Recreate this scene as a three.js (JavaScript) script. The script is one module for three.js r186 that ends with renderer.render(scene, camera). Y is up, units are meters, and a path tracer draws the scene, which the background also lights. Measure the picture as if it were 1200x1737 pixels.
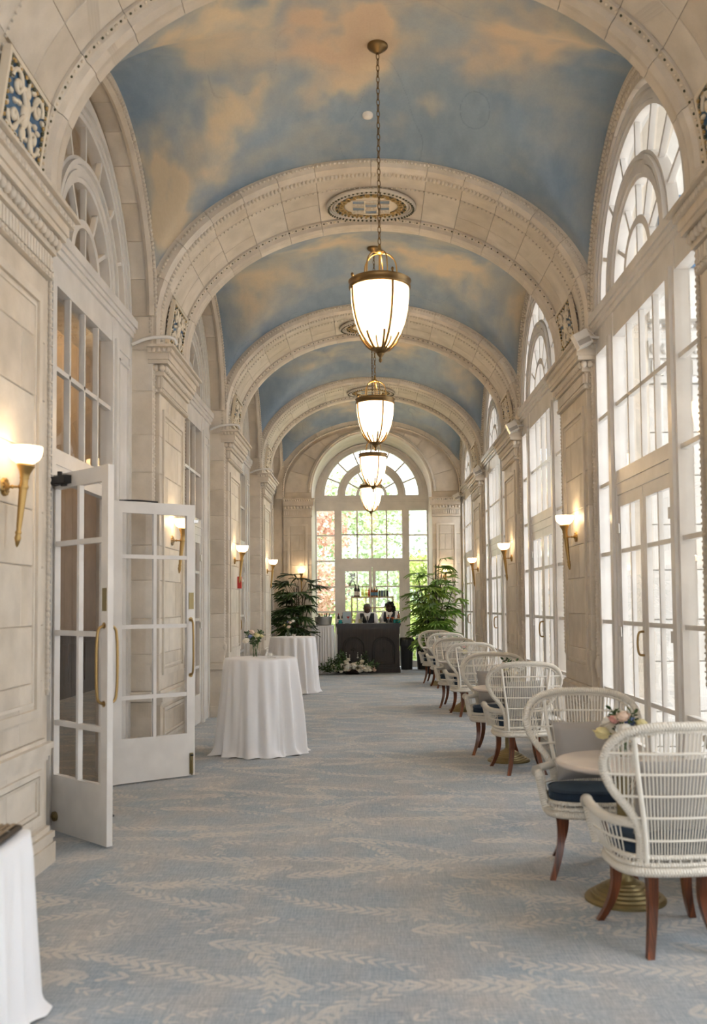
import * as THREE from 'three';
import { mergeGeometries } from 'three/addons/utils/BufferGeometryUtils.js';
import { MarchingCubes } from 'three/addons/objects/MarchingCubes.js';

// ---------------------------------------------------------------- camera, sky, exposure
const scene = new THREE.Scene();
const camera = new THREE.PerspectiveCamera(2 * Math.atan(868.5 / 1600) * 180 / Math.PI, 1200 / 1737, 0.05, 300);
camera.position.set(-0.04, 1.65, 0);
camera.rotation.order = 'YXZ';
camera.rotation.set(2.8 * Math.PI / 180, 0, -0.009);
camera.setViewOffset(1200, 1737, -29, -78.5, 1200, 1737);
camera.focus = 17; camera.userData.fStop = 2.4;
scene.add(camera);
scene.background = new THREE.Color().setRGB(0.93, 0.965, 1.0);      // even overcast sky
scene.backgroundIntensity = 4.9;
const renderer = new THREE.WebGLRenderer({ antialias: true });
renderer.toneMapping = THREE.LinearToneMapping;
renderer.toneMappingExposure = 1.04;
renderer.shadowMap.enabled = true;
const PENDANT_CD = 5.2, SCONCE_CD = 0.3, LOBBY_CD = 4.5;

// ---------------------------------------------------------------- helpers
const V = (x, y, z) => new THREE.Vector3(x, y, z);
const PI = Math.PI;
function rngOf(seed) { let a = seed >>> 0; return () => { a = (a + 0x6D2B79F5) | 0; let t = Math.imul(a ^ (a >>> 15), 1 | a); t = (t + Math.imul(t ^ (t >>> 7), 61 | t)) ^ t; return ((t ^ (t >>> 14)) >>> 0) / 4294967296; }; }
const names = {};
function numbered(n) { const k = names[n] = (names[n] ?? -1) + 1; return k ? n + '_' + String(k).padStart(3, '0') : n; }
function tag(o, label, category, group, kind) {
  if (label) o.userData.label = label; if (category) o.userData.category = category;
  if (group) o.userData.group = group; if (kind) o.userData.kind = kind; return o;
}
function clean(g) {
  const q = g.index ? g.toNonIndexed() : g.clone();
  for (const k of Object.keys(q.attributes)) if (!['position', 'normal', 'uv'].includes(k)) q.deleteAttribute(k);
  if (!q.attributes.uv) q.setAttribute('uv', new THREE.BufferAttribute(new Float32Array(q.attributes.position.count * 2), 2));
  q.morphAttributes = {}; return q;
}
const merge = (list) => list.length === 1 ? list[0] : mergeGeometries(list.map(clean));
function tri(g) {                                     // uv in metres from position and facing
  const p = g.attributes.position, n = g.attributes.normal, uv = new Float32Array(p.count * 2);
  for (let i = 0; i < p.count; i++) {
    const ax = Math.abs(n.getX(i)), ay = Math.abs(n.getY(i)), az = Math.abs(n.getZ(i));
    if (ax >= ay && ax >= az) { uv[2 * i] = p.getZ(i); uv[2 * i + 1] = p.getY(i); }
    else if (ay >= az) { uv[2 * i] = p.getX(i); uv[2 * i + 1] = p.getZ(i); }
    else { uv[2 * i] = p.getX(i); uv[2 * i + 1] = p.getY(i); }
  }
  g.setAttribute('uv', new THREE.BufferAttribute(uv, 2)); return g;
}
function mesh(name, geos, mat, parent = scene) {
  let g = Array.isArray(geos) ? merge(geos) : geos;
  if (mat.userData.tri && !g.userData.tri) { tri(g); g.userData.tri = true; }
  const m = new THREE.Mesh(g, mat); m.name = parent === scene ? numbered(name) : name;
  m.castShadow = m.receiveShadow = true; parent.add(m); return m;
}
function thing(name, label, category, [x, y, z] = [0, 0, 0], turn = 0, group, kind) {
  const o = new THREE.Group(); o.name = numbered(name); scene.add(o); o.position.set(x, y, z); o.rotation.y = turn;
  return tag(o, label, category, group, kind);
}
function copyOf(root, [x, y, z], turn = 0, label) {
  const r = root.clone(); r.name = numbered(root.name.replace(/_\d{3}$/, '')); scene.add(r); r.position.set(x, y, z); r.rotation.y = turn;
  if (label) r.userData.label = label; return r;
}
const bx = (w, h, d, x = 0, y = 0, z = 0) => new THREE.BoxGeometry(w, h, d).translate(x, y, z);
const bx2 = (x0, x1, y0, y1, z0, z1) => bx(Math.abs(x1 - x0), Math.abs(y1 - y0), Math.abs(z1 - z0), (x0 + x1) / 2, (y0 + y1) / 2, (z0 + z1) / 2);
const cyl = (r0, r1, h, x = 0, y = 0, z = 0, n = 20) => new THREE.CylinderGeometry(r0, r1, h, n).translate(x, y, z);
const sph = (r, x, y, z, sx = 1, sy = 1, sz = 1, n = 8, m = 6) => new THREE.SphereGeometry(r, n, m).scale(sx, sy, sz).translate(x, y, z);
const lathe = (pts, n = 24) => new THREE.LatheGeometry(pts.map(([r, y]) => new THREE.Vector2(Math.max(r, 1e-4), y)), n);
function tube(pts, r, seg = 12, rad = 6, closed = false) {
  const c = new THREE.CatmullRomCurve3(pts.map((p) => p.isVector3 ? p : V(...p)), closed, 'centripetal');
  const g = new THREE.TubeGeometry(c, seg, r, rad, closed), L = c.getLength(), uv = g.attributes.uv;
  for (let i = 0; i < uv.count; i++) uv.setXY(i, uv.getX(i) * L, uv.getY(i) * 2 * PI * r);
  return g;
}
function rod(a, b, r, rad = 6, r2 = r) {
  const A = V(...a), B = V(...b), L = A.distanceTo(B), g = new THREE.CylinderGeometry(r2, r, L, rad);
  const q = new THREE.Quaternion().setFromUnitVectors(V(0, 1, 0), B.clone().sub(A).normalize());
  return g.applyQuaternion(q).translate((A.x + B.x) / 2, (A.y + B.y) / 2, (A.z + B.z) / 2);
}
// rows[i][j]: path i, profile j; creased between profile pieces, smooth along the path
function strips(rows, closed = false, caps = false) {
  const pos = [], uv = [], idx = [], n = rows.length, m = rows[0].length, J = closed ? m : m - 1;
  const along = [0]; for (let i = 1; i < n; i++) along[i] = along[i - 1] + rows[i][0].distanceTo(rows[i - 1][0]);
  let across = 0;
  for (let j = 0; j < J; j++) {
    const k = (j + 1) % m, base = pos.length / 3, w = rows[0][j].distanceTo(rows[0][k]);
    for (let i = 0; i < n; i++) { const a = rows[i][j], b = rows[i][k]; pos.push(a.x, a.y, a.z, b.x, b.y, b.z); uv.push(along[i], across, along[i], across + w); }
    for (let i = 0; i < n - 1; i++) { const o = base + 2 * i; idx.push(o, o + 2, o + 1, o + 1, o + 2, o + 3); }
    across += w;
  }
  if (caps) for (const i of [0, n - 1]) {
    const base = pos.length / 3, c = V(0, 0, 0); rows[i].forEach((p) => c.add(p)); c.divideScalar(m);
    pos.push(c.x, c.y, c.z); uv.push(0, 0); rows[i].forEach((p) => { pos.push(p.x, p.y, p.z); uv.push(p.x, p.y); });
    for (let j = 0; j < m; j++) i ? idx.push(base, base + 1 + j, base + 1 + (j + 1) % m) : idx.push(base, base + 1 + (j + 1) % m, base + 1 + j);
  }
  const g = new THREE.BufferGeometry();
  g.setAttribute('position', new THREE.Float32BufferAttribute(pos, 3)); g.setAttribute('uv', new THREE.Float32BufferAttribute(uv, 2));
  g.setIndex(idx); g.computeVertexNormals(); return g;
}
function grid(n, m, f, wrap = false) {                // smooth surface f(i/n, j/m) -> [x,y,z,(u,v)]
  const pos = [], uv = [], idx = [];
  for (let i = 0; i <= n; i++) for (let j = 0; j <= m; j++) { const p = f(i / n, j / m); pos.push(p[0], p[1], p[2]); uv.push(p[3] ?? i / n, p[4] ?? j / m); }
  for (let i = 0; i < n; i++) for (let j = 0; j < m; j++) { const a = i * (m + 1) + j, b = a + m + 1; idx.push(a, a + 1, b, b, a + 1, b + 1); }
  const g = new THREE.BufferGeometry();
  g.setAttribute('position', new THREE.Float32BufferAttribute(pos, 3)); g.setAttribute('uv', new THREE.Float32BufferAttribute(uv, 2));
  g.setIndex(idx); g.computeVertexNormals();
  if (wrap) { const N = g.attributes.normal; for (let i = 0; i <= n; i++) { const a = i * (m + 1), b = a + m, x = N.getX(a) + N.getX(b), y = N.getY(a) + N.getY(b), z = N.getZ(a) + N.getZ(b), l = Math.hypot(x, y, z) || 1; N.setXYZ(a, x / l, y / l, z / l); N.setXYZ(b, x / l, y / l, z / l); } }
  return g;
}
const blockCache = {};
function block(w, h, d, c = 0.006) {                  // stone with a chamfered front (+z), back at -d
  const key = [w, h, d, c].map((v) => v.toFixed(3)).join();
  if (blockCache[key]) return blockCache[key];
  const X = w / 2, Y = h / 2, pos = [], q = (a, b, e, f) => pos.push(...a, ...b, ...e, ...a, ...e, ...f);
  const F = [[-X + c, -Y + c, 0], [X - c, -Y + c, 0], [X - c, Y - c, 0], [-X + c, Y - c, 0]], M = [[-X, -Y, -c], [X, -Y, -c], [X, Y, -c], [-X, Y, -c]], Bk = M.map(([x, y]) => [x, y, -d]);
  q(...F); for (let i = 0; i < 4; i++) { const k = (i + 1) % 4; q(M[i], M[k], F[k], F[i]); q(Bk[i], Bk[k], M[k], M[i]); }
  const g = new THREE.BufferGeometry(); g.setAttribute('position', new THREE.Float32BufferAttribute(pos, 3)); g.computeVertexNormals();
  return blockCache[key] = tri(g);
}

// ---------------------------------------------------------------- procedural textures
function hash2(x, y, s) { let h = Math.imul(x, 374761393) ^ Math.imul(y, 668265263) ^ Math.imul(s, 1274126177); h = Math.imul(h ^ (h >>> 13), 1274126177); return ((h ^ (h >>> 16)) >>> 0) / 4294967296; }
function vnoise(x, y, px, py, s) {                    // periodic value noise
  const xi = Math.floor(x), yi = Math.floor(y), fx = x - xi, fy = y - yi, u = fx * fx * (3 - 2 * fx), v = fy * fy * (3 - 2 * fy);
  const m = (a, p) => ((a % p) + p) % p, x0 = m(xi, px), x1 = m(xi + 1, px), y0 = m(yi, py), y1 = m(yi + 1, py);
  return (hash2(x0, y0, s) * (1 - u) + hash2(x1, y0, s) * u) * (1 - v) + (hash2(x0, y1, s) * (1 - u) + hash2(x1, y1, s) * u) * v;
}
function fbm(x, y, px, py, s, o = 4) { let a = 0, w = 0.5, t = 0; for (let i = 0; i < o; i++) { a += w * vnoise(x, y, px, py, s + i); t += w; w /= 2; x *= 2; y *= 2; px *= 2; py *= 2; } return a / t; }
function dataTex(w, h, f, srgb = true, rx = 1, ry = 1) {
  const d = new Uint8Array(w * h * 4);
  for (let y = 0; y < h; y++) for (let x = 0; x < w; x++) { const c = f(x, y), i = 4 * (y * w + x); d[i] = c[0]; d[i + 1] = c[1] ?? c[0]; d[i + 2] = c[2] ?? c[0]; d[i + 3] = 255; }
  const t = new THREE.DataTexture(d, w, h); t.wrapS = t.wrapT = THREE.RepeatWrapping; t.magFilter = THREE.LinearFilter; t.minFilter = THREE.LinearMipmapLinearFilter; t.generateMipmaps = true;
  if (srgb) t.colorSpace = THREE.SRGBColorSpace; t.repeat.set(rx, ry); t.needsUpdate = true; return t;
}
const cl = (v) => Math.max(0, Math.min(255, v));
const stoneTex = dataTex(512, 512, (x, y) => {
  const a = fbm(x / 64, y / 64, 8, 8, 3, 5), b = fbm(x / 128, y / 256, 4, 2, 17, 3), sp = hash2(x, y, 9);
  const v = 220 + (a - 0.5) * 34 + (sp - 0.5) * 10, st = Math.max(0, b - 0.55) * 50;
  return [cl(v + 3 - st * 0.5), cl(v - st * 0.6), cl(v - 4 - st * 0.85)];
}, true, 0.9, 0.9);
const stoneBump = dataTex(256, 256, (x, y) => [cl(128 + (fbm(x / 8, y / 8, 32, 32, 5, 3) - 0.5) * 150)], false, 1.7, 1.7);
const grainTex = dataTex(128, 1024, (x, y) => { const a = fbm(x / 4, y / 128, 32, 8, 21, 4), b = fbm(x / 16, y / 256, 8, 4, 31, 2); const v = 150 + (a - 0.5) * 130 + (b - 0.5) * 90; return [cl(v)]; }, true, 6, 1.2);
const linenBump = dataTex(128, 128, (x, y) => [cl(128 + ((x & 1) ? 22 : -22) + ((y & 1) ? 22 : -22) + (hash2(x, y, 4) - 0.5) * 50)], false, 12, 12);
const wrapBump = dataTex(64, 64, (x, y) => [cl(128 + 120 * Math.sin((x + y * 0.5) / 64 * 2 * PI))], false, 75, 25);
const paintTex = dataTex(256, 256, (x, y) => { const v = 240 + (fbm(x / 32, y / 32, 8, 8, 41, 4) - 0.5) * 22; return [cl(v), cl(v - 1), cl(v - 3)]; }, true, 0.8, 0.8);
// carpet: grey-blue cross-hatched weave with cream sprigs of leaves on winding stems; 4 m tile
const carpetTex = (() => {
  const N = 1536, S = N / 4, leaf = new Float32Array(N * N), R = rngOf(77);
  const stamp = (cx, cy, a, len, wid, amt) => {
    const c = Math.cos(a), s = Math.sin(a), r = Math.ceil(len) + 2;
    for (let y = -r; y <= r; y++) for (let x = -r; x <= r; x++) {
      const u = (x * c + y * s) / len, v = (-x * s + y * c) / wid, d = u * u + v * v; if (d > 1.3) continue;
      const X = ((Math.round(cx) + x) % N + N) % N, Y = ((Math.round(cy) + y) % N + N) % N, k = amt * Math.min(1, (1.3 - d) * 2.2); if (k > leaf[Y * N + X]) leaf[Y * N + X] = k;
    }
  };
  const sprig = (x, y, dir, n, curl, step, len, berry) => {
    for (let i = 0; i < n; i++) {
      x += Math.cos(dir) * step; y += Math.sin(dir) * step; dir += curl; const f = 1 - 0.45 * i / n, am = 0.75 + R() * 0.25;
      if (berry && i % 3 === 0) { stamp(x + Math.sin(dir) * len, y - Math.cos(dir) * len, dir, len * 0.38, len * 0.32, am); continue; }
      for (const s of [-1, 1]) stamp(x + Math.cos(dir + s * 0.8) * len * f * 0.8, y + Math.sin(dir + s * 0.8) * len * f * 0.8, dir + s * 0.6, len * f, len * 0.28 * f, am);
    }
  };
  for (let r = 0; r < 8; r++) {                       // garlands winding across the hall
    const y0 = (r + 0.5) * N / 8, ph = R() * 6.3;
    let x = R() * N;
    for (let k = 0; k < 4; k++) {
      const y = y0 + Math.sin(ph + k * 1.6) * 0.11 * S, d = (R() - 0.5) * 0.5 + (r % 2 ? PI : 0);
      sprig(x, y, d, 16, (R() - 0.5) * 0.13, 0.068 * S, 0.062 * S, false);
      sprig(x + 0.25 * S, y + 0.1 * S, d + 0.7 * (R() < 0.5 ? -1 : 1), 12, (R() - 0.5) * 0.34, 0.06 * S, 0.048 * S, k % 2 === 0);
      sprig(x - 0.1 * S, y - 0.05 * S, d - 1.2, 9, 0.22 * (R() < 0.5 ? -1 : 1), 0.05 * S, 0.036 * S, true);
      x += N / 4;
    }
  }
  return dataTex(N, N, (x, y) => {
    const hx = hash2(x, y >> 5, 11) + hash2(x + 7, (y + 13) >> 4, 12), hy = hash2(x >> 5, y, 13) + hash2((x + 9) >> 4, y + 3, 14);
    const weave = (hx + hy - 2), patch = fbm(x / 192, y / 192, 8, 8, 15, 3) - 0.5, blue = fbm(x / 96, y / 128, 16, 12, 51, 3) - 0.5;
    const wear = 0.35 + 1.3 * vnoise(x / 48, y / 48, 32, 32, 61), l = leaf[y * N + x] * Math.min(1, wear) * (0.55 + 0.4 * hash2(x >> 1, y >> 1, 19));
    let r = 168 + weave * 19 + patch * 22 - blue * 30, g = 174 + weave * 17 + patch * 20 - blue * 12, b = 180 + weave * 14 + patch * 16 + blue * 4;
    r += (217 - r) * l * 0.92; g += (210 - g) * l * 0.92; b += (200 - b) * l * 0.92;
    return [cl(r), cl(g), cl(b)];
  }, true, 0.25, 0.25);
})();
const carpetBump = dataTex(256, 256, (x, y) => [cl(128 + (hash2(x, y >> 1, 2) - 0.5) * 150 + (hash2(x >> 1, y, 8) - 0.5) * 80)], false, 2.6, 2.6);
// painted sky on the vault: u across (4.7 m), v along the hall; ochre and mauve clouds on blue
const VAULT_Z0 = -24, VAULT_LEN = 28;
const muralTex = (() => {
  const W = 512, Hh = 2048, blobs = [];
  const put = (x, z, rx, rz, a, mauve = 0) => blobs.push([(x + 2.35) / 4.7 * W, (z - VAULT_Z0) / VAULT_LEN * Hh, rx / 4.7 * W, rz / VAULT_LEN * Hh, a, mauve]);
  // first bay as the photograph shows it
  put(-0.55, -7.75, 0.5, 0.42, 0.85, 0.4); put(-0.05, -7.85, 0.33, 0.34, 0.8, 0.2); put(-1.3, -7.25, 0.26, 0.6, 0.7); put(-0.15, -8.4, 0.36, 0.2, 0.7); put(-1.3, -8.55, 0.25, 0.22, 0.9);
  put(-1.85, -8.95, 0.3, 0.3, 1.0); put(-2.15, -9.15, 0.25, 0.35, 0.85); put(1.2, -7.5, 0.3, 0.4, 0.6, 0.4); put(1.55, -7.1, 0.26, 0.5, 0.75); put(0.85, -8.0, 0.25, 0.22, 0.45, 0.4); put(-0.7, -6.95, 0.4, 0.14, 0.75); put(0.1, -6.72, 0.45, 0.12, 0.75); put(1.0, -6.9, 0.35, 0.14, 0.4, 0.3); put(-1.6, -6.9, 0.3, 0.2, 0.6); put(0.35, -7.25, 0.3, 0.2, 0.35, 0.4);
  // second bay and beyond
  put(-0.5, -12.3, 0.5, 0.3, 0.85); put(0.3, -12.6, 0.5, 0.3, 0.6); put(1.2, -12.8, 0.45, 0.4, 0.9); put(-1.6, -13, 0.5, 0.5, 0.7); put(2.1, -13.3, 0.3, 0.5, 0.9); put(0.6, -11.6, 0.5, 0.3, 0.7);
  put(0.6, -17.1, 0.6, 0.3, 0.8); put(-0.9, -17.6, 0.5, 0.3, 0.55); put(1.7, -17.8, 0.4, 0.4, 0.7); put(-1.5, -21.5, 0.6, 0.7, 0.95); put(-0.7, -22.3, 0.5, 0.4, 0.7); put(1.2, -21.9, 0.5, 0.5, 0.75);
  const R = rngOf(5); for (let i = 0; i < 16; i++) put((R() - 0.5) * 4, -5 + R() * 8, 0.3 + R() * 0.4, 0.3 + R() * 0.4, 0.7, R() * 0.4);
  return dataTex(W, Hh, (x, y) => {
    const wx = x + (fbm(x / 32, y / 32, 16, 64, 71, 4) - 0.5) * 90, wy = y + (fbm(x / 32, y / 32, 16, 64, 81, 4) - 0.5) * 78;
    let c = 0, mv = 0; for (const [bx_, by, rx, ry, a, m] of blobs) { const dx = (wx - bx_) / rx, dy = (wy - by) / ry, d = dx * dx + dy * dy; if (d < 7) { const k = a * Math.exp(-d * 0.75); c += k; mv += k * m; } }
    const wisp = Math.max(0, fbm(x / 64, y / 32, 8, 64, 91, 5) - 0.47) * 1.2; c = Math.min(1, c + wisp); mv = Math.min(0.6, mv);
    const t = fbm(x / 128, y / 128, 4, 16, 99, 4) - 0.5, s = (hash2(x, y, 7) - 0.5) * 5;
    const fine = (fbm(x / 10, y / 16, 51, 128, 131, 3) - 0.5) * 16, crack = Math.abs(fbm(x / 90, y / 90, 6, 23, 141, 2) - 0.5) < 0.0022 ? 14 : 0;
    let r = 124 + t * 46 + fine - crack, g = 142 + t * 40 + fine - crack, b = 160 + t * 28 + fine - crack;
    r += (212 - r) * c * 0.8; g += (188 - g) * c * 0.8; b += (152 - b) * c * 0.8;
    r += (158 - r) * mv; g += (132 - g) * mv; b += (124 - b) * mv;
    return [cl(r + s), cl(g + s), cl(b + s)];
  });
})();

// ---------------------------------------------------------------- materials
const std = (o) => new THREE.MeshStandardMaterial(o), phy = (o) => new THREE.MeshPhysicalMaterial(o);
const lin = (r, g, b) => new THREE.Color().setRGB(r, g, b);
function stoneMat(r, g, b, i) { const t = stoneTex.clone(); t.offset.set(i * 0.37, i * 0.61); t.needsUpdate = true; const m = std({ map: t, color: lin(r, g, b), roughness: 0.5, bumpMap: stoneBump, bumpScale: 0.0012 }); m.userData.tri = true; return m; }
const ST = [[0.83, 0.765, 0.675], [0.79, 0.72, 0.625], [0.87, 0.81, 0.725], [0.76, 0.695, 0.61]].map((c, i) => stoneMat(...c, i));
const STcarve = ST[0], STcore = ST[1], STout = [[0.88, 0.87, 0.85], [0.85, 0.84, 0.82]].map((c, i) => stoneMat(...c, i + 7));   // terrace piers take a whiter tint of the same stone texture
const STwarm = ST;
const white = std({ color: lin(0.84, 0.815, 0.79), map: paintTex, roughness: 0.24 }); white.userData.tri = true;
const lobbyWall = std({ color: lin(0.58, 0.44, 0.31), map: paintTex, roughness: 0.9 }); lobbyWall.userData.tri = true;
const plaster = std({ color: lin(0.75, 0.68, 0.58), map: paintTex, roughness: 0.9 }); plaster.userData.tri = true;
const mural = std({ map: muralTex, roughness: 0.75, bumpMap: stoneBump, bumpScale: 0.0008 });
const carpet = std({ map: carpetTex, bumpMap: carpetBump, bumpScale: 0.003, roughness: 1 }); carpet.userData.tri = true;
const glass = phy({ color: 0xffffff, transmission: 1, roughness: 0, thickness: 0, ior: 1.5 });
const clearGlass = phy({ color: 0xffffff, transmission: 1, roughness: 0.02, thickness: 0, ior: 1.45 });
const brass = std({ color: lin(0.40, 0.26, 0.10), metalness: 1, roughness: 0.38 });
const bronze = std({ color: lin(0.21, 0.135, 0.06), metalness: 1, roughness: 0.42 });
const oldBrass = std({ color: lin(0.27, 0.215, 0.11), metalness: 1, roughness: 0.46 });
const pullBrass = std({ color: lin(0.36, 0.24, 0.10), metalness: 1, roughness: 0.4 });
const steel = std({ color: lin(0.55, 0.54, 0.52), metalness: 1, roughness: 0.3 });
const black = std({ color: lin(0.012, 0.012, 0.013), roughness: 0.5 });
const bagPlastic = std({ color: lin(0.012, 0.013, 0.014), roughness: 0.32 });
const milk = phy({ color: lin(0.95, 0.86, 0.70), transmission: 0.55, roughness: 0.95, thickness: 0, emissive: lin(1, 0.80, 0.55), emissiveIntensity: 0.5, side: THREE.DoubleSide });
const milkSmall = milk.clone(); milkSmall.emissiveIntensity = 0.38;
const linen = std({ color: lin(0.84, 0.835, 0.85), roughness: 0.95, bumpMap: linenBump, bumpScale: 0.0006, side: THREE.DoubleSide }); linen.userData.tri = true;
const wicker = std({ color: lin(0.80, 0.75, 0.66), roughness: 0.62, bumpMap: wrapBump, bumpScale: 0.004 });
const wickerPlain = std({ color: lin(0.82, 0.78, 0.70), roughness: 0.6 });
const mahogany = std({ color: lin(0.36, 0.095, 0.026), map: grainTex, roughness: 0.3 }); mahogany.userData.tri = true;
const darkWood = std({ color: lin(0.055, 0.031, 0.022), map: grainTex, roughness: 0.42 }); darkWood.userData.tri = true;
const darkWoodTop = std({ color: lin(0.04, 0.026, 0.021), map: grainTex, roughness: 0.3 }); darkWoodTop.userData.tri = true;
const greyFabric = std({ color: lin(0.36, 0.345, 0.335), roughness: 1, bumpMap: linenBump, bumpScale: 0.001 }); greyFabric.userData.tri = true;
const navy = phy({ color: lin(0.012, 0.028, 0.055), roughness: 0.85, sheen: 0.6, sheenColor: lin(0.1, 0.2, 0.32) });
const marble = std({ map: paintTex, color: lin(0.74, 0.66, 0.60), roughness: 0.22 }); marble.userData.tri = true;
const cobalt = std({ color: lin(0.05, 0.125, 0.235), roughness: 0.3 }), ochre = std({ color: lin(0.42, 0.27, 0.09), roughness: 0.35 }), moss = std({ color: lin(0.075, 0.07, 0.03), roughness: 0.5 }), ivory = std({ color: lin(0.70, 0.61, 0.48), roughness: 0.35 });
const red = std({ color: lin(0.42, 0.02, 0.015), roughness: 0.4 });
const leafMats = [[0.035, 0.085, 0.018], [0.06, 0.14, 0.025], [0.17, 0.31, 0.045], [0.30, 0.44, 0.075]].map((c) => phy({ color: lin(...c), roughness: 0.5, transmission: 0.25, thickness: 0, side: THREE.DoubleSide }));
const stemMat = std({ color: lin(0.06, 0.05, 0.025), roughness: 0.8 });
const petal = [[0.80, 0.74, 0.62], [0.82, 0.80, 0.74], [0.76, 0.58, 0.46], [0.72, 0.66, 0.36], [0.20, 0.27, 0.52], [0.78, 0.42, 0.40]].map((c) => std({ color: lin(...c), roughness: 0.8, side: THREE.DoubleSide }));

// ---------------------------------------------------------------- the hall: dimensions
const P = 4.65, PW = 1.6, ZN = (k) => (k + 1) * P + 0.17, ZF = (k) => ZN(k) + PW, BC = (b) => (ZF(b) + ZN(b + 1)) / 2, HB = (P - PW) / 2;
const FX = 2.18, CX = 2.24, ENDZ = ZN(4), YS = 4.29, YARC = 4.6;
const R0 = rngOf(11), pick = (a, r = R0) => a[Math.floor(r() * a.length)];

// floor and roof
const floor = thing('floor', 'grey-blue carpet with cream leaf sprigs along the whole hall', 'carpet', [0, 0, 0], 0, null, 'structure');
mesh('carpet_surface', bx2(-2.6, 2.6, -0.1, 0, 3.0, -25.3), carpet, floor);
const roof = thing('ceiling', 'vaulted ceiling painted as a blue sky with ochre clouds', 'ceiling', [0, 0, 0], 0, null, 'structure');
mesh('roof_slab', bx2(-3.2, 3.2, 7.0, 7.2, 3.3, -25.5), plaster, roof);
function vaultY(x, dz) {
  const A = 4.56 + 1.66 * Math.sqrt(Math.max(0, 1 - (x / 2.32) ** 2)), B = YARC + (HB + 0.01) * Math.sqrt(Math.max(0, 1 - (dz / (HB + 0.01)) ** 2));
  const m = (A + B + Math.sqrt((A - B) ** 2 + 0.012)) / 2;
  return m + 0.24 * Math.max(0, 1 - (x / 2.3) ** 2) * Math.max(0, 1 - (dz / HB) ** 2);
}
for (let b = -2; b <= 3; b++) {
  const zc = -BC(b);
  mesh('vault', grid(56, 64, (u, v) => {
    const x = -2.3 + 4.6 * v, dz = -(HB + 0.06) + 2 * (HB + 0.06) * u, z = zc + dz;
    return [x, vaultY(x, dz), z, (x + 2.35) / 4.7, (z - VAULT_Z0) / VAULT_LEN];
  }), mural, roof);
}

// side walls: thick cores with arched openings
function wallCore(side, bays) {
  const sh = new THREE.Shape([[-3.0, -0.05], [25.3, -0.05], [25.3, 7.0], [-3.0, 7.0]].map(([a, b]) => new THREE.Vector2(a, b)));
  for (const b of bays) {
    const c = BC(b), h = new THREE.Path(); h.moveTo(c - HB, -0.04); h.lineTo(c + HB, -0.04); h.lineTo(c + HB, YARC); h.absarc(c, YARC, HB, 0, PI, false); h.lineTo(c - HB, -0.04); sh.holes.push(h);
  }
  const g = new THREE.ExtrudeGeometry(sh, { depth: 0.56, bevelEnabled: false, curveSegments: 32 }); g.rotateY(PI / 2); g.translate(side > 0 ? CX : -CX - 0.56, 0, 0); return g;
}
const wallL = thing('wall_left', 'cream stone arcade wall with white glazed doors into the lobby', 'wall', [0, 0, 0], 0, null, 'structure');
const wallR = thing('wall_right', 'cream stone arcade wall with tall arched windows to the terrace', 'wall', [0, 0, 0], 0, null, 'structure');
mesh('wall_core', wallCore(-1, [0, 1, 2, 3]), STcore, wallL);
mesh('wall_core', wallCore(1, [-2, -1, 0, 1, 2, 3]), STcore, wallR);

// ornament makers (merged runs of small carved pieces)
function eggRun(a, b, step, r, sx, sy, sz) { const A = V(...a), B = V(...b), n = Math.max(1, Math.round(A.distanceTo(B) / step)), out = []; for (let i = 0; i < n; i++) { const p = A.clone().lerp(B, (i + 0.5) / n); out.push(sph(r, p.x, p.y, p.z, sx, sy, sz, 7, 5)); } return out; }
function frameRect(y0, y1, z0, z1, X, w, t, s) {      // raised moulding round a panel on a side face
  const q = Math.sign(z1 - z0) * w;
  return [[y0, y0 + w, z0, z1], [y1 - w, y1, z0, z1], [y0 + w, y1 - w, z0, z0 + q], [y0 + w, y1 - w, z1 - q, z1]].map(([a, b, c, d]) => bx2(s * (X - t), s * (X + 0.02), a, b, c, d));
}
const ENT = [[3.83, 3.87, 0.035], [3.87, 4.0, 0.02], [4.0, 4.03, 0.05], [4.03, 4.11, 0.05], [4.11, 4.15, 0.10], [4.15, 4.215, 0.115], [4.215, 4.265, 0.14], [4.265, YS, 0.175]];
function entablature(parent, s, zn, zf) {             // round a pilaster: s = side
  const L = (o) => [s * (FX - o), s * (CX + 0.04), zn + o, zf - o];          // zn is nearer (larger z)
  mesh('entablature', ENT.map(([a, b, o]) => { const [x0, x1, z0, z1] = L(o); return bx2(x0, x1, a, b, z0, z1); }), ST[1], parent);
  const eg = [], de = [], fl = [];
  const around = (o, y, step, r, sx, sy) => { const [x0, , z0, z1] = L(o); return [...eggRun([x0, y, z0], [x0, y, z1], step, r, sx, sy, 1), ...eggRun([x0, y, z0], [s * CX, y, z0], step, r, 1, sy, sx), ...eggRun([x0, y, z1], [s * CX, y, z1], step, r, 1, sy, sx)]; };
  eg.push(...around(0.065, 4.07, 0.075, 0.034, 0.8, 1.15)); eg.push(...around(0.135, 4.24, 0.055, 0.024, 0.8, 1.1)); eg.push(...around(0.035, 3.85, 0.06, 0.02, 0.7, 0.9));
  { const [x0, , z0, z1] = L(0.02), n = 26; for (let i = 0; i < n; i++) { const z = z0 + (z1 - z0) * (i + 0.5) / n; fl.push(bx2(x0 - s * 0.014, x0, 3.885, 3.985, z - 0.017, z + 0.017)); } for (const ze of [z0, z1]) for (let i = 0; i < 2; i++) fl.push(bx(0.02, 0.1, 0.02, s * (FX + 0.005 + i * 0.035), 3.935, ze + (ze === z0 ? 0.004 : -0.004))); }
  mesh('egg_and_dart_carving', eg, STcarve, parent); mesh('fluted_frieze', fl, ST[2], parent);
}
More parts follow.
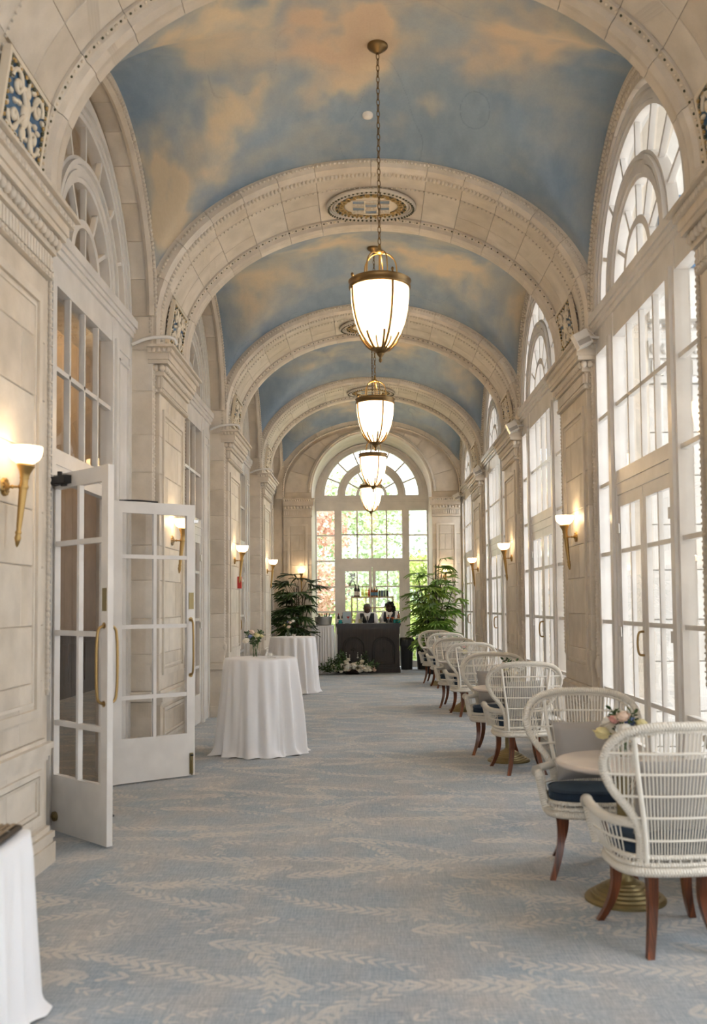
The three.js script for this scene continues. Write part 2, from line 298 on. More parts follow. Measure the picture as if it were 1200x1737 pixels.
function beadRod(x, z, y0, y1, r = 0.02) {
  const out = [cyl(r * 0.75, r * 0.75, y1 - y0, x, (y0 + y1) / 2, z, 8)];
  for (let y = y0 + 0.03, i = 0; y < y1; y += 0.042, i++) out.push(i % 3 === 2 ? cyl(r * 1.25, r * 1.25, 0.01, x, y, z, 8) : sph(r * 1.1, x, y, z, 1, 1.1, 1, 6, 5));
  return out;
}
function sideStone(parent, s, w, h, y, z, X, d = 0.05, mats = ST) {  // face turned to the hall
  const m = mesh('stone_block', block(w, h, d), pick(mats), parent); m.position.set(s * X, y, z); m.rotation.y = -s * PI / 2; return m;
}
const COURSES = (() => { const o = []; let y = 0.8; const hs = [0.37, 0.36, 0.38, 0.355, 0.375, 0.36, 0.385, 0.445]; for (const h of hs) { o.push([y, y + h]); y += h; } return o; })();
function pier(s, k, detail = true) {
  const parent = s > 0 ? wallR : wallL, zn = -ZN(k), zf = -ZF(k), a = zn - 0.08, b = zf + 0.25;
  const p = mesh('pier', [bx2(s * (FX + 0.018), s * (CX + 0.05), 0, 4.0, a, b), bx2(s * (FX - 0.012), s * CX, 0, 0.70, a + 0.012, b - 0.012)], STcore, parent);
  // pedestal
  mesh('plinth', [bx2(s * (FX - 0.07), s * CX, 0, 0.13, a + 0.06, b - 0.06), bx2(s * (FX - 0.055), s * CX, 0.13, 0.16, a + 0.048, b - 0.048), bx2(s * (FX - 0.066), s * CX, 0.16, 0.20, a + 0.056, b - 0.056), bx2(s * (FX - 0.04), s * CX, 0.20, 0.235, a + 0.034, b - 0.034)], ST[0], p);
  mesh('dado_cap', [bx2(s * (FX - 0.028), s * CX, 0.66, 0.69, a + 0.028, b - 0.028), bx2(s * (FX - 0.042), s * CX, 0.69, 0.735, a + 0.042, b - 0.042), bx2(s * (FX - 0.055), s * CX, 0.735, 0.775, a + 0.055, b - 0.055), bx2(s * (FX - 0.015), s * CX, 0.775, 0.80, a + 0.02, b - 0.02)], ST[2], p);
  if (!detail) { mesh('shaft', bx2(s * FX, s * CX, 0.8, 4, a, b), ST[1], p); entablature(p, s, a, b); return p; }
  const zc = (a + b) / 2, w = Math.abs(b - a);
  for (const q of [-1, 1]) sideStone(p, s, w / 2 - 0.002, 0.41, 0.455, zc + q * w / 4, FX - 0.014);
  mesh('pedestal_panel_moulding', frameRect(0.30, 0.62, a - 0.1, b + 0.1, FX - 0.014, 0.035, 0.02, s), ST[2], p);
  mesh('pedestal_panel_moulding', frameRect(0.345, 0.575, a - 0.145, b + 0.145, FX - 0.014, 0.02, 0.012, s), ST[0], p);
  COURSES.forEach(([y0, y1], i) => {
    const cut = (i % 2 ? 0.34 : 0.66) + (R0() - 0.5) * 0.1, h = y1 - y0 - 0.003;
    sideStone(p, s, w * cut - 0.003, h, (y0 + y1) / 2, a - w * cut / 2, FX + (R0() - 0.5) * 0.003);
    sideStone(p, s, w * (1 - cut) - 0.003, h, (y0 + y1) / 2, b + w * (1 - cut) / 2, FX + (R0() - 0.5) * 0.003);
    // end faces of the pilaster and of the pier (turned to the viewer)
    const e = mesh('stone_block', block(0.056, h, 0.04, 0.004), pick(ST), p); e.position.set(s * (FX + 0.03), (y0 + y1) / 2, a + 0.001);
  });
  mesh('panel_moulding', frameRect(0.95, 3.68, a - 0.11, b + 0.11, FX, 0.055, 0.02, s), ST[0], p);
  mesh('panel_moulding', frameRect(1.03, 3.60, a - 0.19, b + 0.19, FX, 0.02, 0.01, s), ST[2], p);
  entablature(p, s, a, b);
  mesh('bead_strip', [...beadRod(s * (CX - 0.005), zn - 0.02, 1.06, YARC), sph(0.045, s * (CX - 0.005), 1.03, zn - 0.02, 0.8, 1.6, 0.8), cyl(0.03, 0.012, 0.1, s * (CX - 0.005), 0.95, zn - 0.02, 8), ...beadRod(s * (CX - 0.005), zf + 0.02, 1.06, YARC)], STcarve, p);
  if (s < 0) {                                        // ashlar reveal beside the recessed doors
    let y = 0; for (const h of [0.7, 0.1, ...COURSES.map(([y0, y1]) => y1 - y0), 0.42, 0.35]) {
      const proud = h === 0.1 ? 0.05 : h === 0.7 ? 0.02 : 0.008, m = mesh('stone_block', block(0.225, h - 0.004, 0.06), pick(STwarm), p);
      m.position.set(-CX - 0.105, y + h / 2, zn + proud); y += h;
    }
    const pl = mesh('plinth', bx2(-CX - 0.2, -CX, 0, 0.16, zn, zn + 0.05), ST[0], p); pl.castShadow = true;
  }
  return p;
}
for (const k of [0, 1, 2, 3]) { pier(-1, k); pier(1, k); }
pier(-1, -1, false); pier(1, -1, false);

// arches over the side openings
function sideArch(s, b) {
  const parent = s > 0 ? wallR : wallL, zc = -BC(b), at = (t, r) => [YARC + r * Math.sin(t), zc + r * Math.cos(t)];
  const N = 13;
  for (let i = 0; i < N; i++) {
    const t0 = PI * i / N + 0.0018, t1 = PI * (i + 1) / N - 0.0018, rows = [];
    const prof = s < 0 ? [[CX + 0.04, HB - 0.012], [CX + 0.22, HB - 0.012], [CX + 0.22, HB + 0.03], [CX + 0.04, HB + 0.03]] : [[CX - 0.02, HB + 0.02], [CX - 0.02, HB - 0.13], [CX + 0.08, HB - 0.13], [CX + 0.08, HB + 0.02]];
    for (let q = 0; q <= 4; q++) { const t = t0 + (t1 - t0) * q / 4; rows.push(prof.map(([X, r]) => { const [y, z] = at(t, r); return V(s * X, y, z); })); }
    mesh('arch_stone', strips(rows, true, true), pick(s < 0 ? STwarm : ST), parent);
  }
  const mold = [], rows = [];
  for (let q = 0; q <= 48; q++) { const t = PI * q / 48; rows.push([[CX + 0.05, HB - 0.03], [CX + 0.02, HB - 0.045], [CX - 0.02, HB - 0.03], [CX - 0.04, HB + 0.0], [CX - 0.045, HB + 0.04], [CX + 0.03, HB + 0.06]].map(([X, r]) => { const [y, z] = at(t, r); return V(s * X, y, z); })); }
  mold.push(strips(rows));
  mesh('arch_moulding', mold, ST[1], parent);
  const beads = []; const nb = 110; for (let i = 0; i < nb; i++) { const [y, z] = at(PI * (i + 0.5) / nb, HB - 0.012); beads.push(sph(0.021, s * (CX - 0.035), y, z, 1, 1, 1, 6, 5)); }
  if (s > 0) for (let i = 0; i < 60; i++) { const [y, z] = at(PI * (i + 0.5) / 60, HB - 0.075); beads.push(sph(0.03, s * (CX - 0.02), y, z, 0.6, 1, 1, 6, 5)); }
  mesh('bead_moulding', beads, STcarve, parent);
}
for (let b = 0; b <= 3; b++) { sideArch(-1, b); sideArch(1, b); }

// transverse arches
const AR = { a: 2.2, b: 1.575, yc: 4.56 };
const arcTab = (() => {
  const pts = []; for (let i = 0; i <= 6; i++) pts.push([-AR.a, YS + (AR.yc - YS) * i / 6, 1, 0]);
  for (let i = 1; i < 300; i++) { const t = PI - PI * i / 300, c = Math.cos(t), s = Math.sin(t), nx = -c / AR.a, ny = -s / AR.b, l = Math.hypot(nx, ny); pts.push([AR.a * c, AR.yc + AR.b * s, nx / l, ny / l]); }
  for (let i = 0; i <= 6; i++) pts.push([AR.a, AR.yc - (AR.yc - YS) * i / 6, -1, 0]);
  let s = 0; return pts.map((p, i) => { if (i) s += Math.hypot(p[0] - pts[i - 1][0], p[1] - pts[i - 1][1]); return [s, ...p]; });
})();
const ARCLEN = arcTab[arcTab.length - 1][0];
function arcAt(s) { s = Math.max(0, Math.min(ARCLEN, s)); let i = 1; while (i < arcTab.length - 1 && arcTab[i][0] < s) i++; const A = arcTab[i - 1], B = arcTab[i], t = (s - A[0]) / (B[0] - A[0]); return A.map((v, j) => v + (B[j] - v) * t).slice(1); }
function arcRows(s0, s1, n, prof, z0) { const rows = []; for (let i = 0; i <= n; i++) { const [x, y, nx, ny] = arcAt(s0 + (s1 - s0) * i / n); rows.push(prof.map(([dz, dn]) => V(x + nx * dn, y + ny * dn, z0 - dz))); } return rows; }
const PR = {
  arch: [[0, -0.17], [0, 0.0], [0.06, 0.022], [0.2, 0.022], [0.24, 0.0], [0.34, 0.0], [0.38, -0.02], [0.5, -0.02], [0.5, -0.14]],
  panel: [[0.505, -0.14], [0.505, -0.035], [0.54, -0.02], [1.26, -0.02], [1.29, -0.035], [1.29, -0.14]],
  far: [[1.29, -0.14], [1.29, 0.0], [1.37, 0.0], [1.4, 0.03], [1.46, 0.045], [1.52, 0.03], [1.6, 0.03], [1.6, -0.17]]
};
const SEG = (() => { const w0 = 0.70, med = 0.58, w = (ARCLEN / 2 - w0 - med) / 5, o = [[0, w0]]; for (let i = 0; i < 5; i++) o.push([w0 + i * w, w0 + (i + 1) * w]); o.push([ARCLEN / 2 - med, ARCLEN / 2]); const all = o.slice(); for (const [a, b] of o.slice().reverse()) all.push([ARCLEN - b, ARCLEN - a]); return all; })();
function garland(z0, dz, dn, sA, sB, step, r) {       // coloured fruit bead string, split by colour
  const out = [[], []]; let i = 0; for (let s = sA + step / 2; s < sB; s += step, i++) { const [x, y, nx, ny] = arcAt(s); out[i % 2].push(sph(r * (i % 2 ? 0.8 : 1), x + nx * dn, y + ny * dn, z0 - dz, 1, 1, 1, 6, 5)); } return out;
}
function tilePanel(parent, sA, sB, z0) {              // blue relief panel on the soffit near the springing
  const mid = (sA + sB) / 2, h = sB - sA, zA = 0.56, zB = 1.24, [mx, my, nx, ny] = arcAt(mid), Wd = zB - zA;
  const g = new THREE.Group(), N = V(nx, ny, 0), U = V(0, 0, -1), T = U.clone().cross(N).negate(); T.normalize(); if (T.y < 0) T.negate();
  const M = new THREE.Matrix4().makeBasis(U, T, new THREE.Vector3().crossVectors(U, T)); const inward = new THREE.Vector3().crossVectors(U, T).dot(N) > 0 ? 1 : -1;
  const place = (geo) => geo.applyMatrix4(M.clone().setPosition(mx, my, z0 - (zA + zB) / 2)), f = inward;
  const plate = mesh('blue_relief_panel', place(bx(Wd - 0.06, h - 0.05, 0.03, 0, 0, f * 0.0)), cobalt, parent);
  const rel = [], leafy = [];
  for (const q of [-1, 1]) for (const v of [-1, 1]) {
    const cx = q * Wd * 0.24, cy = v * h * 0.21, pts = []; for (let i = 0; i <= 16; i++) { const t = i / 16 * 4.6 * PI / 2, r = 0.015 + 0.075 * (1 - i / 16); pts.push([cx + q * r * Math.cos(t), cy + v * r * Math.sin(t), f * 0.028]); }
    rel.push(place(tube(pts, 0.016, 26, 5))); rel.push(place(sph(0.028, cx, cy, f * 0.03, 1, 1, 0.8)));
    for (let i = 0; i < 5; i++) { const t = i * 1.26 + q; leafy.push(place(sph(0.032, cx + Math.cos(t) * 0.115, cy + Math.sin(t) * 0.1, f * 0.02, 1, 0.55, 0.6, 7, 5).rotateZ(0))); }
    rel.push(place(tube([[0, 0, f * 0.03], [q * 0.06, v * h * 0.12, f * 0.035], [cx, v * h * 0.36, f * 0.03]], 0.014, 8, 5)));
  }
  rel.push(place(sph(0.07, 0, 0, f * 0.02, 0.75, 1.5, 0.5, 10, 8)), place(sph(0.04, 0, h * 0.26, f * 0.02, 1, 1, 0.6)), place(sph(0.04, 0, -h * 0.26, f * 0.02, 1, 1, 0.6)), place(tube([[0, -h * 0.4, f * 0.025], [0, h * 0.4, f * 0.025]], 0.012, 4, 5)));
  mesh('scroll_relief', rel, ivory, plate); mesh('leaf_relief', leafy, ivory, plate);
  const fr = []; const X = Wd / 2 - 0.015, Y = h / 2 - 0.012; fr.push(bx(Wd, 0.03, 0.05, 0, Y, f * 0.01), bx(Wd, 0.03, 0.05, 0, -Y, f * 0.01), bx(0.03, h - 0.056, 0.05, X, 0, f * 0.01), bx(0.03, h - 0.056, 0.05, -X, 0, f * 0.01));
  mesh('panel_frame', fr.map(place), ivory, plate);
  const yb = [], gb = [], put = (x, y, i) => (i % 2 ? yb : gb).push(place(sph(0.014, x, y, f * 0.03, 1, 1, 0.8, 6, 5)));
  const nx_ = 14, ny_ = 12; for (let i = 0; i < nx_; i++) for (const q of [-1, 1]) put((i / (nx_ - 1) - 0.5) * (Wd - 0.09), q * (Y - 0.035), i); for (let i = 0; i < ny_; i++) for (const q of [-1, 1]) put(q * (X - 0.035), (i / (ny_ - 1) - 0.5) * (h - 0.1), i);
  mesh('gilt_bead_border', yb, ochre, plate); mesh('green_bead_border', gb, moss, plate);
}
function medallion(parent, z0) {                      // oval at the crown
  const yC = AR.yc + AR.b - 0.012, zc = z0 - 0.9, rx = 0.485, rz = 0.385, oval = (q, n) => Array.from({ length: n }, (_, i) => { const t = 2 * PI * i / n; return [Math.cos(t) * rx * q, yC - (1 - Math.sqrt(1 - (Math.cos(t) * rx * q / AR.a) ** 2)) * AR.b, zc + Math.sin(t) * rz * q]; });
  const m = mesh('oval_medallion', [new THREE.CylinderGeometry(1, 1, 0.03, 40).scale(rx * 0.6, 1, rz * 0.6).translate(0, yC - 0.004, zc)], ivory, parent);
  mesh('medallion_ring', [tube(oval(1, 40), 0.026, 60, 6, true), tube(oval(0.84, 40), 0.02, 60, 6, true), tube(oval(0.92, 40), 0.012, 60, 6, true)], ST[2], m);
  const gb = [], ob = []; oval(0.985, 60).forEach((p, i) => gb.push(sph(0.014, p[0], p[1] - 0.022, p[2], 1, 1, 1, 6, 5))); oval(0.8, 44).forEach((p, i) => (i % 2 ? gb : ob).push(sph(0.014, p[0], p[1] - 0.018, p[2], 1, 1, 1, 6, 5)));
  oval(0.69, 26).forEach((p) => { ob.push(new THREE.TorusGeometry(0.026, 0.011, 5, 10).rotateX(PI / 2).translate(p[0], p[1] - 0.012, p[2])); });
  mesh('green_bead_ring', gb, moss, m); mesh('gilt_scalloped_ring', ob, ochre, m);
  const bl = [], lat = [];
  for (let i = -1; i <= 1; i++) for (let j = -2; j <= 1; j++) { if ((i + j + 4) % 2 === 0) bl.push(bx(0.125, 0.02, 0.07, i * 0.14, yC - 0.015, zc + 0.04 + j * 0.085)); else for (let q = -1; q <= 1; q++) lat.push(sph(0.017, i * 0.14 + q * 0.038, yC - 0.02, zc + 0.04 + j * 0.085, 1, 0.6, 1.3, 6, 5)); }
  for (const i of [-1.5, -0.5, 0.5, 1.5]) lat.push(bx(0.012, 0.02, 0.34, i * 0.14, yC - 0.02, zc)); for (const j of [-2.5, -1.5, -0.5, 0.5, 1.5]) lat.push(bx(0.42, 0.018, 0.009, 0, yC - 0.02, zc + 0.04 + j * 0.085));
  mesh('blue_field', bl, cobalt, m); mesh('lattice', lat, ivory, m);
}
function transverseArch(k, detail = true) {
  const z0 = -ZN(k), t = thing('trim_' + (k + 2), k < 0 ? 'plain stone ceiling arch behind the viewer' : ['nearest carved stone ceiling arch with blue relief panels', 'carved stone ceiling arch in front of the first hanging lantern', 'carved stone ceiling arch before the second hanging lantern', 'carved stone ceiling arch farthest from the open doors'][k], 'arch', [0, 0, 0], 0, null, 'structure');
  if (!detail) { mesh('arch_body', strips(arcRows(0, ARCLEN, 50, [[0, -0.17], [0, 0], [1.6, 0], [1.6, -0.17]], z0)), ST[1], t); return; }
  const g = 0.0022;
  SEG.forEach(([a, b], i) => {
    const last = i === 6 || i === 7, first = i === 0 || i === SEG.length - 1, mt = pick(ST);
    mesh('archivolt_stone', strips(arcRows(a + g, b - g, 5, PR.arch, z0), true, true), mt, t);
    mesh('moulding_stone', strips(arcRows(a + g, b - g, 5, PR.far, z0), true, true), pick(ST), t);
    if (first) { const lo = i === 0, q = [lo ? a : a + 0.53, lo ? a + 0.17 : b], q2 = lo ? [a + 0.17, b] : [a, b - 0.17]; mesh('voussoir', strips(arcRows(lo ? a + g : b - 0.17 + g, lo ? a + 0.17 - g : b - g, 2, PR.panel, z0), true, true), mt, t); mesh('voussoir', strips(arcRows(q2[0] + g, q2[1] - g, 5, PR.panel.map(([z, n]) => [z, n - 0.025]), z0), true, true), mt, t); tilePanel(t, q2[0] + 0.02, q2[1] - 0.03, z0); return; }
    const sp = last ? [[0.505, 1.29]] : R0() < 0.75 ? [[0.505, 0.505 + 0.3 + R0() * 0.25], []] : [[0.505, 1.29]];
    if (sp.length === 2) sp[1] = [sp[0][1], 1.29];
    for (const [za, zb] of sp) mesh('voussoir', strips(arcRows(a + g, b - g, 4, [[za + 0.002, -0.14], [za + 0.002, -0.024], [za + 0.008, -0.019], [zb - 0.008, -0.019], [zb - 0.002, -0.024], [zb - 0.002, -0.14]], z0), true, true), pick(ST), t);
  });
  const [gA, gB] = garland(z0, 1.32, 0.004, 0.12, ARCLEN - 0.12, 0.042, 0.012); mesh('tan_bead_string', gA, ivory, t); mesh('dark_bead_string', gB, moss, t);
  const rope = []; const nr = 150; for (let i = 0; i < nr; i++) { const [x, y, nx, ny] = arcAt(ARCLEN * (i + 0.5) / nr); rope.push(sph(0.024, x + nx * 0.02, y + ny * 0.02, z0 - 0.13, 1, 1, 2.2, 6, 5)); rope.push(sph(0.018, x - nx * 0.06, y - ny * 0.06, z0 + 0.004, 1, 1, 0.8, 6, 4)); }
  mesh('leaf_rope_carving', rope, STcarve, t);
  const th = []; const nt = 130; for (let i = 0; i < nt; i++) { const [x, y, nx, ny] = arcAt(ARCLEN * (i + 0.5) / nt); th.push(sph(0.01, x, y, z0 - 0.49, 1, 1, 1, 5, 4)); } mesh('pearl_carving', th, STcarve, t);
  medallion(t, z0);
}
for (const k of [0, 1, 2, 3]) transverseArch(k);
transverseArch(-1, false);

// end wall with its deep arched niche, and the wall behind the viewer
const wallE = thing('wall_end', 'cream stone end wall round the tall arched garden window', 'wall', [0, 0, 0], 0, null, 'structure');
{
  const OW = 1.5, sh = new THREE.Shape([[-2.8, -0.05], [2.8, -0.05], [2.8, 7], [-2.8, 7]].map(([a, b]) => new THREE.Vector2(a, b))), h = new THREE.Path();
  h.moveTo(-OW, -0.04); h.lineTo(OW, -0.04); h.lineTo(OW, 4.45); h.absarc(0, 4.45, OW, 0, PI, false); h.lineTo(-OW, -0.04); sh.holes.push(h);
  mesh('wall_core', new THREE.ExtrudeGeometry(sh, { depth: 1.5, bevelEnabled: false, curveSegments: 40 }).translate(0, 0, -ENDZ - 1.52), STcore, wallE);
  const g = 0.0022, z0 = -ENDZ + 0.1;
  SEG.forEach(([a, b]) => { mesh('archivolt_stone', strips(arcRows(a + g, b - g, 5, [[0, -0.17], [0, 0], [0.05, 0.02], [0.08, 0.0], [0.12, -0.02], [0.14, -0.17]], z0), true, true), pick(ST), wallE); });
  const rope = []; for (let i = 0; i < 150; i++) { const [x, y] = arcAt(ARCLEN * (i + 0.5) / 150); rope.push(sph(0.022, x, y, z0 + 0.004, 1, 1, 1, 6, 4)); } mesh('leaf_rope_carving', rope, STcarve, wallE);
  // lunette panels between the two arches, and the inner beaded arch
  for (let i = 0; i < 12; i++) {
    const t0 = PI * i / 12 + 0.004, t1 = PI * (i + 1) / 12 - 0.004, rows = [];
    for (let q = 0; q <= 4; q++) { const t = t0 + (t1 - t0) * q / 4, c = Math.cos(t), s = Math.sin(t); const ro = Math.min(2.16 / Math.max(0.001, Math.abs(c)), 1 / Math.sqrt((c / 2.16) ** 2 + (s / 1.6) ** 2)); rows.push([[1.56, -0.03], [1.56, 0.012], [Math.max(1.6, ro), 0.012], [Math.max(1.6, ro), -0.03]].map(([r, d]) => V(r * c, 4.45 + r * s, -ENDZ + d))); }
    mesh('arch_stone', strips(rows, true, true), pick(ST), wallE);
  }
  const rows = [], beads = []; for (let q = 0; q <= 60; q++) { const t = PI * q / 60; rows.push([[1.6, 0.02], [1.585, 0.05], [1.55, 0.06], [1.52, 0.045], [1.49, 0.05], [1.48, -0.2]].map(([r, d]) => V(r * Math.cos(t), 4.45 + r * Math.sin(t), -ENDZ + d))); }
  for (let i = 0; i < 130; i++) { const t = PI * (i + 0.5) / 130; beads.push(sph(0.018, 1.545 * Math.cos(t), 4.45 + 1.545 * Math.sin(t), -ENDZ + 0.06, 1, 1, 1, 6, 4)); }
  mesh('arch_moulding', strips(rows), ST[2], wallE); mesh('bead_moulding', beads, STcarve, wallE);
  for (const s of [-1, 1]) {
    const x0 = s * 1.5, x1 = s * 2.2, zf = -ENDZ;
    [[0.8, 1.17], [1.17, 1.53], [1.53, 1.91], [1.91, 2.265], [2.265, 2.64], [2.64, 3.0], [3.0, 3.385], [3.385, 3.83]].forEach(([y0, y1], i) => { const cut = i % 2 ? 1 : 0.45; let x = x0; for (const w of cut === 1 ? [0.7] : [0.7 * 0.45, 0.7 * 0.55]) { const m = mesh('stone_block', block(w - 0.003, y1 - y0 - 0.003, 0.05), pick(ST), wallE); m.position.set(x + s * w / 2, (y0 + y1) / 2, zf + 0.03); x += s * w; } });
    const fr = (i, w, t, mt) => mesh('panel_moulding', [bx2(x0 + s * i, x1 - s * i, 1.0, 1.0 + w, zf, zf + 0.03 + t), bx2(x0 + s * i, x1 - s * i, 3.66 - w, 3.66, zf, zf + 0.03 + t), bx2(x0 + s * i, x0 + s * (i + w), 1.0 + w, 3.66 - w, zf, zf + 0.03 + t), bx2(x1 - s * i, x1 - s * (i + w), 1.0 + w, 3.66 - w, zf, zf + 0.03 + t)], mt, wallE);
    fr(0.1, 0.05, 0.025, ST[2]); fr(0.19, 0.015, 0.012, ST[0]);
    mesh('plinth', [bx2(x0, x1, 0, 0.2, zf, zf + 0.12), bx2(x0, x1, 0.2, 0.66, zf, zf + 0.05), bx2(x0, x1, 0.66, 0.8, zf, zf + 0.11)], ST[0], wallE);
    mesh('entablature', ENT.map(([a, b, o]) => bx2(x0 - s * o * 0.5, x1, a, b, zf, zf + 0.04 + o)), ST[1], wallE);
    const eg = [...eggRun([x0, 4.07, zf + 0.1], [x1, 4.07, zf + 0.1], 0.075, 0.034, 1, 1.15, 0.8), ...eggRun([x0, 4.24, zf + 0.18], [x1, 4.24, zf + 0.18], 0.055, 0.024, 1, 1.1, 0.8)], fl = []; for (let i = 0; i < 13; i++) fl.push(bx(0.03, 0.1, 0.02, x0 + s * (i + 0.5) * 0.7 / 13, 3.935, zf + 0.065));
    mesh('egg_and_dart_carving', eg, STcarve, wallE); mesh('fluted_frieze', fl, ST[2], wallE);
  }
}
const wallB = thing('wall_back', 'stone wall with an arched window behind the viewer', 'wall', [0, 0, 0], 0, null, 'structure');
{
  const sh = new THREE.Shape([[-3, -0.05], [3, -0.05], [3, 7], [-3, 7]].map(([a, b]) => new THREE.Vector2(a, b))), h = new THREE.Path();
  h.moveTo(-1.5, -0.04); h.lineTo(1.5, -0.04); h.lineTo(1.5, 4.45); h.absarc(0, 4.45, 1.5, 0, PI, false); h.lineTo(-1.5, -0.04); sh.holes.push(h);
  mesh('wall_core', new THREE.ExtrudeGeometry(sh, { depth: 0.3, bevelEnabled: false, curveSegments: 32 }).translate(0, 0, 2.85), ST[1], wallB);
}

// lobby beyond the left doors
{
  const lobby = thing('wall_lobby', 'tan lobby walls and wooden wainscot seen through the left doors', 'wall', [0, 0, 0], 0, null, 'structure');
  mesh('lobby_wall', [bx2(-5.7, -5.6, 0, 7, 0, -25.3), bx2(-5.7, -2.8, 0, 7, 0, -0.1), bx2(-5.7, -2.8, 0, 7, -25.2, -25.3)], lobbyWall, lobby);
  mesh('lobby_ceiling', bx2(-5.7, -2.7, 6.6, 6.8, 0, -25.3), plaster, lobby);
  mesh('lobby_floor', bx2(-5.7, -2.6, -0.1, 0, 0, -25.3), carpet, lobby);
  const wain = std({ color: lin(0.20, 0.10, 0.05), map: grainTex, roughness: 0.4 }); wain.userData.tri = true;
  const w = mesh('wainscot', bx2(-5.6, -5.57, 0, 1.15, 0, -25), wain, lobby);
  for (let i = 0; i < 26; i++) mesh('wainscot_panel', [bx2(-5.57, -5.545, 0.25, 0.98, -0.15 - i * 0.95, -0.95 - i * 0.95)], wain, w);
  mesh('wainscot_rail', bx2(-5.6, -5.53, 1.12, 1.18, 0, -25), wain, w);
}

// ---------------------------------------------------------------- windows and glazed doors
let nWin = 0, nDoor = 0;
const pane = (g) => tri(g);
const quad = (u0, u1, y0, y1, z) => new THREE.PlaneGeometry(u1 - u0, y1 - y0).translate((u0 + u1) / 2, (y0 + y1) / 2, z);
const archBar = (r0, r1, z0, z1, yc, n = 40, t0 = 0, t1 = PI) => { const rows = []; for (let i = 0; i <= n; i++) { const t = t0 + (t1 - t0) * i / n, c = Math.cos(t), s = Math.sin(t); rows.push([[r0, z0], [r1, z0], [r1, z1], [r0, z1]].map(([r, z]) => V(r * c, yc + r * s, z))); } return strips(rows, true, true); };
const sector = (r0, r1, t0, t1, z, yc, n = 8) => { const rows = []; for (let i = 0; i <= n; i++) { const t = t0 + (t1 - t0) * i / n, c = Math.cos(t), s = Math.sin(t); rows.push([V(r0 * c, yc + r0 * s, z), V(r1 * c, yc + r1 * s, z)]); } return strips(rows); };
const ROWS = [0.16, 0.80, 1.46, 2.12, 2.80, 3.48, 4.14];
// a door leaf in local space: hinge at x = 0, leaf runs to x = w, interior face z = +t/2
function doorLeaf(parent, w, opts = {}) {
  const t = 0.045, H = 2.64, st = 0.085, gy = [0.42, 0.80, 1.46, 2.12, 2.53], xm = w / 2, b = 0.016;
  mesh('door_frame', [bx2(0, st, 0.015, H, -t / 2, t / 2), bx2(w - st, w, 0.015, H, -t / 2, t / 2), bx2(st, w - st, 2.53, H, -t / 2, t / 2), bx2(st, w - st, 0.015, 0.42, -t / 2, t / 2)], white, parent);
  mesh('muntin', bx2(xm - b, xm + b, 0.42, 2.53, -t * 0.4, t * 0.4), white, parent);
  for (let i = 1; i < 4; i++) mesh('muntin', bx2(st, w - st, gy[i] - b * 1.2, gy[i] + b * 1.2, -t * 0.42, t * 0.42), white, parent);
  for (let i = 0; i < 4; i++) for (const [a, c] of [[st, xm - b], [xm + b, w - st]]) mesh('pane', quad(a, c, gy[i], gy[i + 1], 0), glass, parent);
}
function pullHandle(parent, x, y0, y1, z, dir, r = 0.0105) { mesh('pull_handle', [tube([[x, y0, z], [x, y0 + 0.02, z + dir * 0.04], [x, y0 + 0.09, z + dir * 0.055], [x, (y0 + y1) / 2, z + dir * 0.06], [x, y1 - 0.09, z + dir * 0.055], [x, y1 - 0.02, z + dir * 0.04], [x, y1, z]], r, 40, 8), cyl(0.022, 0.022, 0.008, 0, 0, 0, 12).rotateX(PI / 2).translate(x, y0, z), cyl(0.022, 0.022, 0.008, 0, 0, 0, 12).rotateX(PI / 2).translate(x, y1, z)], pullBrass, parent); }
